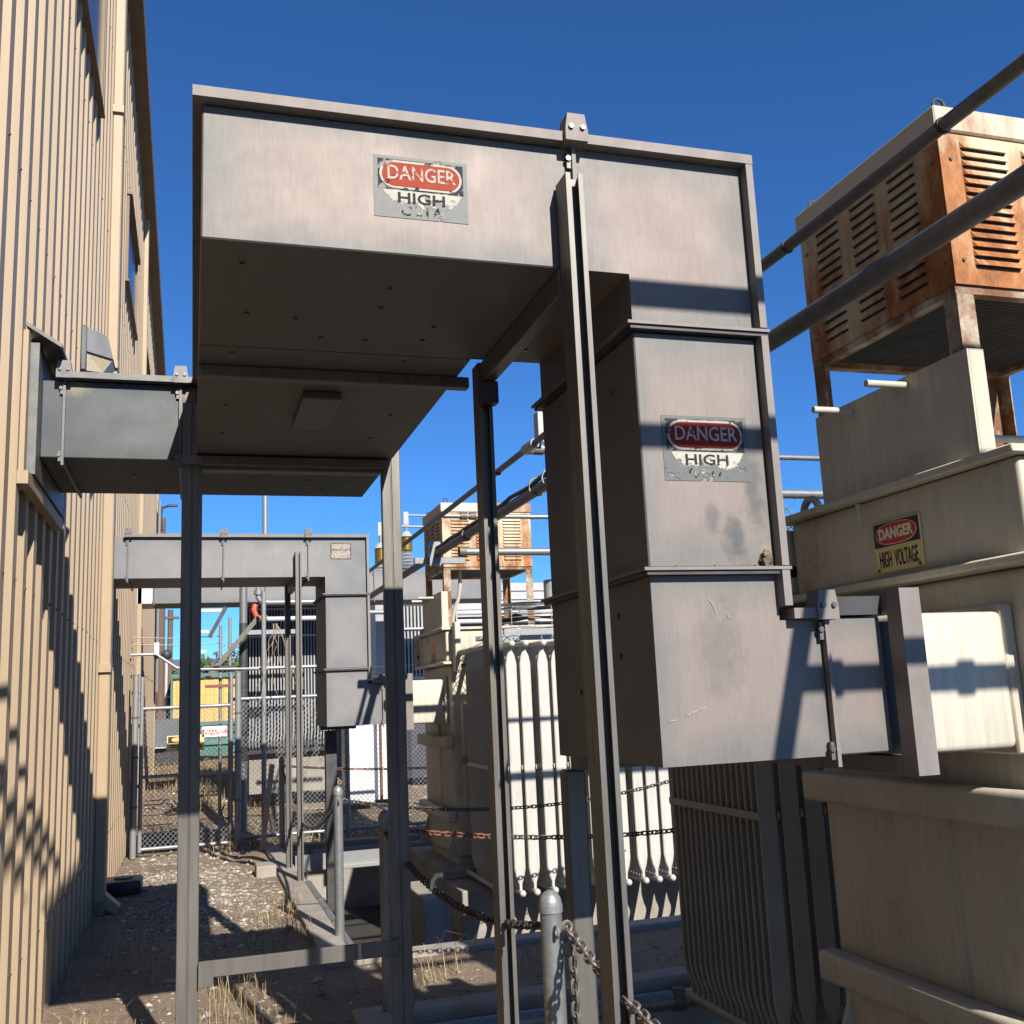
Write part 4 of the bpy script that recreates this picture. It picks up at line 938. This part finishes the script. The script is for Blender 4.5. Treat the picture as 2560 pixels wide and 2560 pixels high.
# dumpster, yellow container, far shed, poles
t = thing('dumpster', 'teal dumpster seen through the gate', 'dumpster', (.7, 27.5, .3))
m = MB(); m.add([(.25, 27, .5), (1.3, 27, .5), (1.42, 27, 1.3), (.15, 27, 1.3), (.25, 28.2, .5), (1.3, 28.2, .5), (1.42, 28.2, 1.3), (.15, 28.2, 1.3)], [(0, 1, 2, 3), (4, 7, 6, 5), (0, 3, 7, 4), (1, 5, 6, 2), (0, 4, 5, 1), (3, 2, 6, 7)]); m.build('body', 'teal', t, None)
for z in (.75, 1.05, 1.22): MB().box(.12, 1.44, 26.94, 26.995, z, z+.05).build('rib', 'teal', t, None)
m = MB()
for x in (.35, 1.2): m.cyl((x, 26.95, .36), (x, 27.0, .36), .1)
m.build('wheel', 'dark_steel', t)
t = thing('grey_skip', 'grey steel bin behind the gate beside the teal dumpster', 'bin', (-.4, 27.2, .3))
MB().box(-.95, .12, 26.6, 27.8, .72, 1.42, .01).build('body', 'grey_paint', t, None)
MB().box(-.9, -.6, 26.55, 26.598, .74, .77).build('lip', 'rail_white', t, None)
MB().box(-.85, .05, 26.7, 27.7, .35, .715).build('skid', 'dark_steel', t, None)
t = thing('yellow_container', 'yellow storage container with teal frame in the distance', 'container', (.4, 33, .3))
MB().box(-.55, 3.4, 32.5, 35, .3, 2.55).build('wall', 'yellow_paint', t, None)
MB().box(-.62, 3.45, 32.4, 35.05, 2.555, 2.68).build('roof_frame', 'teal', t, None)
for x in (-.62, 1.45, 3.38): MB().box(x, x+.06, 32.42, 32.495, .3, 2.55).build('corner_post', 'teal', t, None)
for k in range(14): MB().box(-.45+k*.27, -.42+k*.27, 32.47, 32.497, .35, 2.5).build('rib', 'yellow_paint', t, None)
t = thing('metal_shed', 'grey metal shed with white eaves behind the middle transformer', 'shed', (5, 22, .3))
MB().box(2.55, 14, 21, 27, .3, 3.25).build('wall', 'shed_wall', t, None)
for z in (1.1, 1.9, 2.6): MB().box(2.55, 14, 20.975, 20.998, z, z+.05).build('girt_line', 'shed_wall', t, None)
MB().box(2.4, 14.2, 20.6, 27, 3.255, 3.95).build('eave_band', 'shed_trim', t, None)
for z in (3.4, 3.6, 3.78): MB().box(2.4, 14.2, 20.57, 20.598, z, z+.02).build('band_rib', 'shed_trim', t, None)
t = thing('conduit_pair', 'white pipes running along the eave of the grey shed', 'pipe', (4, 20.4, 3.2))
for z in (3.32, 3.14): MB().cyl((2.2, 20.4, z), (9, 20.4, z), .05).build('run', 'rail_white', t)
t = thing('shed_radiator', 'dark finned cooler below the orange cabinet', 'radiator', (4.2, 17.6, .3))
for k in range(16): MB().box(3.45+k*.062, 3.48+k*.062, 17.4, 17.7, 1.9, 3.2).build('fin', 'tube_grey', t, None)
MB().box(3.4, 4.45, 17.36, 17.39, 2.8, 2.83).build('rail', 'rail_white', t, None); MB().box(3.4, 4.45, 17.36, 17.39, 1.95, 2.0).build('rail', 'rail_white', t, None)
MB().box(3.42, 4.43, 17.71, 18.2, .3, 3.3).build('tank', 'dark_purple', t, None)

def bushing(x, y, z, label):
    t = thing('bushing', label, 'insulator', (x, y, z), 'high voltage bushings behind the middle transformer')
    for k in range(6): MB().cyl((x, y, z+k*.06), (x, y, z+.035+k*.06), .17-.008*k, 18, .08).build('skirt', 'porcelain', t)
    MB().cyl((x, y, z+.36), (x, y, z+.62), .105, 18).build('oil_gauge', 'brass', t)
    MB().cyl((x, y, z+.62), (x, y, z+.72), .13, 18, .06).build('cap', 'porcelain', t)
    MB().cyl((x, y, z+.72), (x, y, z+.86), .03).build('terminal', 'galv', t)
    MB().box(x-.045, x+.045, y-.02, y+.02, z+.84, z+1.08).build('pad', 'galv', t, None)
    MB().cyl((x+.04, y, z+1.02), (x+2.4, y, z+.98), .018, 8).build('bus_bar', 'galv', t)
bushing(3.05, 17.2, 3.55, 'brass-topped bushing on the left behind the orange cabinet')
bushing(3.62, 17.8, 3.85, 'taller brass-topped bushing right of its twin, behind the orange cabinet')
t = thing('bushing_turret', 'pale tank carrying the two brass-topped bushings', 'turret', (3.3, 17.5, .3))
MB().box(2.9, 3.38, 17.0, 17.9, .3, 3.55).build('tank', 'tube_grey', t, None)
MB().box(3.4, 3.85, 17.72, 18.6, 3.31, 3.85).build('riser', 'tube_grey', t, None)

t = thing('utility_pole', 'brown wooden utility pole with a street lamp at the end of the tan building', 'pole', (-.83, 30, .3))
MB().cyl((-.84, 30, .3), (-.86, 30, 6.98), .13, 12, .10).build('shaft', 'wood_pole', t)
MB().tube([(-.86, 29.9, 6.6), (-.9, 29.9, 7.0), (-.86, 29.9, 7.25), (-.6, 29.9, 7.33)], .04, 8).build('lamp_arm', 'dark_steel', t)
MB().box(-.72, -.45, 29.85, 29.97, 7.28, 7.34, .01).build('lamp_head', 'dark_steel', t)
t = thing('utility_pole', 'thinner far wooden pole with cross-arm beside the brown one', 'pole', (-.6, 34, .3))
MB().cyl((-.70, 34, .3), (-.68, 34, 4.75), .10, 10, .08).build('shaft', 'wood_pole', t)
MB().box(-.95, -.42, 33.9, 34.0, 4.45, 4.53).build('cross_arm', 'wood_pole', t, None)
MB().cyl((-.78, 33.8, .3), (-.78, 33.8, 3.2), .045, 8).build('guard_tube', 'rail_white', t)
t = thing('mast', 'slim grey mast rising behind the near duct soffit', 'mast', (2.0, 31, .3))
MB().cyl((2.03, 31, .3), (2.03, 31, 10.5), .10, 14, .075).build('shaft', 'galv', t); MB().ball((2.03, 31, 10.5), .09).build('cap', 'galv', t)

# trees
def tree(x, y, z, h, r, label, n=2600, leaf=.10):
    t = thing('tree', label, 'tree', (x, y, z)); rnd = random.Random(hash((int(x*10), int(y))) & 0xffff)
    tr = MB(); tr.tube([(x, y, z), (x+.1*r, y, z+h*.25), (x-.05*r, y, z+h*.55), (x, y, z+h*.85)], [r*.11, r*.08, r*.05, r*.02], 8)
    blobs = []
    for k in range(9):
        an = rnd.uniform(0, 6.28); d = rnd.uniform(.2, .75)*r; c = Vector((x+math.cos(an)*d, y+math.sin(an)*d, z+h*rnd.uniform(.45, .92)))
        blobs.append((c, r*rnd.uniform(.28, .5))); tr.tube([(x, y, z+h*rnd.uniform(.3, .55)), (Vector((x, y, z+h*.6))+c)/2, c], [r*.04, r*.025, r*.01], 6)
    tr.build('trunk', 'wood_pole', t)
    m = MB()
    for k in range(n):
        c, br = rnd.choice(blobs); v = Vector((rnd.gauss(0, 1), rnd.gauss(0, 1), rnd.gauss(0, .8))).normalized()*br*rnd.uniform(.45, 1.1)
        p = c+v; a = Vector((rnd.gauss(0, 1), rnd.gauss(0, 1), rnd.gauss(0, 1))).normalized(); b = a.orthogonal().normalized(); s_ = leaf*rnd.uniform(.6, 1.5)
        m.add([p-a*s_, p+b*s_*.45, p+a*s_, p-b*s_*.45], [(0, 1, 2, 3)])
    m.build('crown', 'leaf', t, None, kind='stuff')
tree(1.5, 60, .3, 4.6, 2.6, 'green tree rising behind the yellow container', 2600, .16)
tree(-1.1, 56, .3, 3.4, 2.0, 'low bushy tree behind the utility poles', 1800, .16)
tree(29.3, 44, .3, 9.9, 3.4, 'feathery green tree beside the lifting eye of the near transformer', 1500, .13)

# ================================================================== GROUND CLUTTER
rnd = random.Random(3)
def in_pit(x, y, mg=.2): return any(a-mg < x < b+.2 and c-.2 < y < d+.2 for a, b, c, d in PITS)
def stones(name, n, area, dens, smin, smax):
    m = MB()
    base = [(1, 0, 0), (-1, 0, 0), (0, 1, 0), (0, -1, 0), (0, 0, 1), (0, 0, -1)]; fs = [(0, 2, 4), (2, 1, 4), (1, 3, 4), (3, 0, 4), (2, 0, 5), (1, 2, 5), (3, 1, 5), (0, 3, 5)]
    k = 0; tries = 0
    while k < n and tries < n*20:
        tries += 1
        x = rnd.uniform(area[0], area[1]); y = rnd.uniform(area[2], area[3])
        if in_pit(x, y) or rnd.random() > dens(x, y): continue
        s_ = smin+(smax-smin)*rnd.random()**3; an = rnd.uniform(0, 6.28); sx, sy, sz = s_*rnd.uniform(.8, 1.5), s_*rnd.uniform(.6, 1), s_*rnd.uniform(.35, .7)
        c, q = math.cos(an), math.sin(an); z = gz(x, y)
        m.add([(x+c*u*sx*rnd.uniform(.7, 1.2)-q*v*sy, y+q*u*sx+c*v*sy*rnd.uniform(.7, 1.2), z+w*sz+sz*.25) for u, v, w in base], fs); k += 1
    return m.build(name, 'stone', None, None, kind='stuff')
def gd(x, y):
    a = math.exp(-((x-.15)/.45)**2-((y-9.3)/1.25)**2)+.8*math.exp(-((x+.1)/.5)**2-((y-10.9)/.7)**2); return min(1, a*1.3+.03)
st = stones('gravel', 4600, (-.72, .78, 6.0, 12.6), gd, .006, .03); tag(st, 'pale gravel spread on the dirt between wall and pit', 'gravel')
st = stones('gravel', 160, (-.7, .75, 5.8, 12.4), lambda x, y: .6, .018, .05); tag(st, 'larger loose stones among the gravel by the wall', 'stones')
st = stones('gravel', 2200, (-.72, 4.0, 2.5, 7.0), lambda x, y: .5, .005, .018); tag(st, 'sparse small stones on the shaded dirt in front', 'gravel')
st = stones('gravel', 4200, (-.7, 4.6, 12.7, 20), lambda x, y: .8, .015, .05); tag(st, 'stony dirt bank beyond the gate and fence', 'gravel')
def grass(name, label, clumps, hmin, hmax, w):
    m = MB()
    for (cx, cy, n, sp) in clumps:
        for k in range(n*2):
            x, y = cx+rnd.gauss(0, sp), cy+rnd.gauss(0, sp)
            if in_pit(x, y, .02) or x < -.75: continue
            h = rnd.uniform(hmin, hmax); an = rnd.uniform(0, 6.28); ln = h*rnd.uniform(.2, 1.25); z = gz(x, y)-.01
            p0 = Vector((x, y, z)); p1 = Vector((x+math.cos(an)*ln*.35, y+math.sin(an)*ln*.35, z+h*rnd.uniform(.55, .85))); p2 = Vector((x+math.cos(an)*ln, y+math.sin(an)*ln, z+h*rnd.uniform(.6, 1.0)))
            a2 = an+1.57; d = Vector((math.cos(a2), math.sin(a2), 0))*w
            m.add([p0-d, p0+d, p1+d*.7, p1-d*.7, p2], [(0, 1, 2, 3), (3, 2, 4)])
    o = m.build(name, 'grass', None, None, kind='stuff'); return tag(o, label, 'dry grass')
cl1 = [(.62, 8.4, 26, .09), (.70, 7.9, 30, .08), (.45, 8.6, 16, .08), (.78, 8.9, 14, .05), (.55, 7.4, 16, .1), (.3, 6.4, 26, .1), (.22, 6.0, 20, .08), (.38, 5.8, 18, .06), (1.3, 6.2, 16, .06), (1.1, 5.95, 14, .05), (1.5, 6.4, 14, .08), (.75, 6.1, 16, .08), (-.5, 5.9, 24, .1), (-.35, 5.6, 24, .08), (-.6, 8.3, 30, .12), (-.4, 7.8, 20, .15), (2.0, 6.3, 12, .1), (-.1, 7.0, 16, .2), (-.45, 7.1, 20, .15)]
grass('dry_weeds', 'scattered straw-coloured weeds on the dirt between wall and pits', cl1, .05, .26, .0020)
cl2 = [(rnd.uniform(-.6, 1.2), rnd.uniform(16.5, 24), 60, .22) for k in range(26)]+[(rnd.uniform(-.6, 2.4), rnd.uniform(13.6, 16), 26, .18) for k in range(12)]
grass('dry_weeds', 'dense dry brown grass growing beyond the gate', cl2, .08, .26, .005)
# black valve box by the wall, hose, leaning plank
t = thing('valve_box', 'black plastic drum lid lying at the foot of the tan wall', 'box', (-.62, 10.35, 0))
MB().box(-.75, -.42, 10.15, 10.55, 0, .13, .03).build('body', 'black_plastic', t); MB().cyl((-.58, 10.35, .13), (-.58, 10.35, .145), .08, 18).build('cap', 'grey_paint', t)
rot = Matrix.Translation((.83, 12.5, .45)) @ Matrix.Rotation(R(7), 4, 'Y'); o = MB().box(-.03, .03, -.012, .012, -.45, .5, .002, rot).build('leaning_plank', 'plank', None, None, off=(.8, 12.5, 0)); tag(o, 'narrow grey plank leaning on the fence', 'plank')

# unseen conduits added above the camera to cast diagonal bands on the wall
for k, (y, z) in enumerate(((.95, 4.0), (.55, 4.15), (.1, 4.1), (1.55, 3.95))):
    pipe('shadow_conduit', ('first', 'second', 'third', 'fourth')[k]+' unseen wall conduit above the camera, added to cast shadow bands', [(-.757, y, z), (-.3, y, z), (.05, y+.15, z+.05), (.3, y+.1, z+.5)], .03, 'pipe_dull')

# twigs and chaff on the shaded dirt
m = MB()
for k in range(900):
    x, y = rnd.uniform(-.72, 2.6), rnd.uniform(2.6, 9.5)
    if in_pit(x, y, .02): continue
    an = rnd.uniform(0, 6.28); l = rnd.uniform(.01, .06); z = gz(x, y)+.004; d = Vector((math.cos(an), math.sin(an), rnd.uniform(-.05, .25)))*l; w = Vector((-math.sin(an), math.cos(an), 0))*.0016
    p = Vector((x, y, z)); m.add([p-d-w, p-d+w, p+d*.2+w+Vector((0, 0, .003)), p+d*.2-w+Vector((0, 0, .003)), p+d], [(0, 1, 2, 3), (3, 2, 4)])
tag(m.build('twig_litter', 'grass', None, None, kind='stuff'), 'fine dry twigs and chaff scattered on the near dirt', 'twigs')
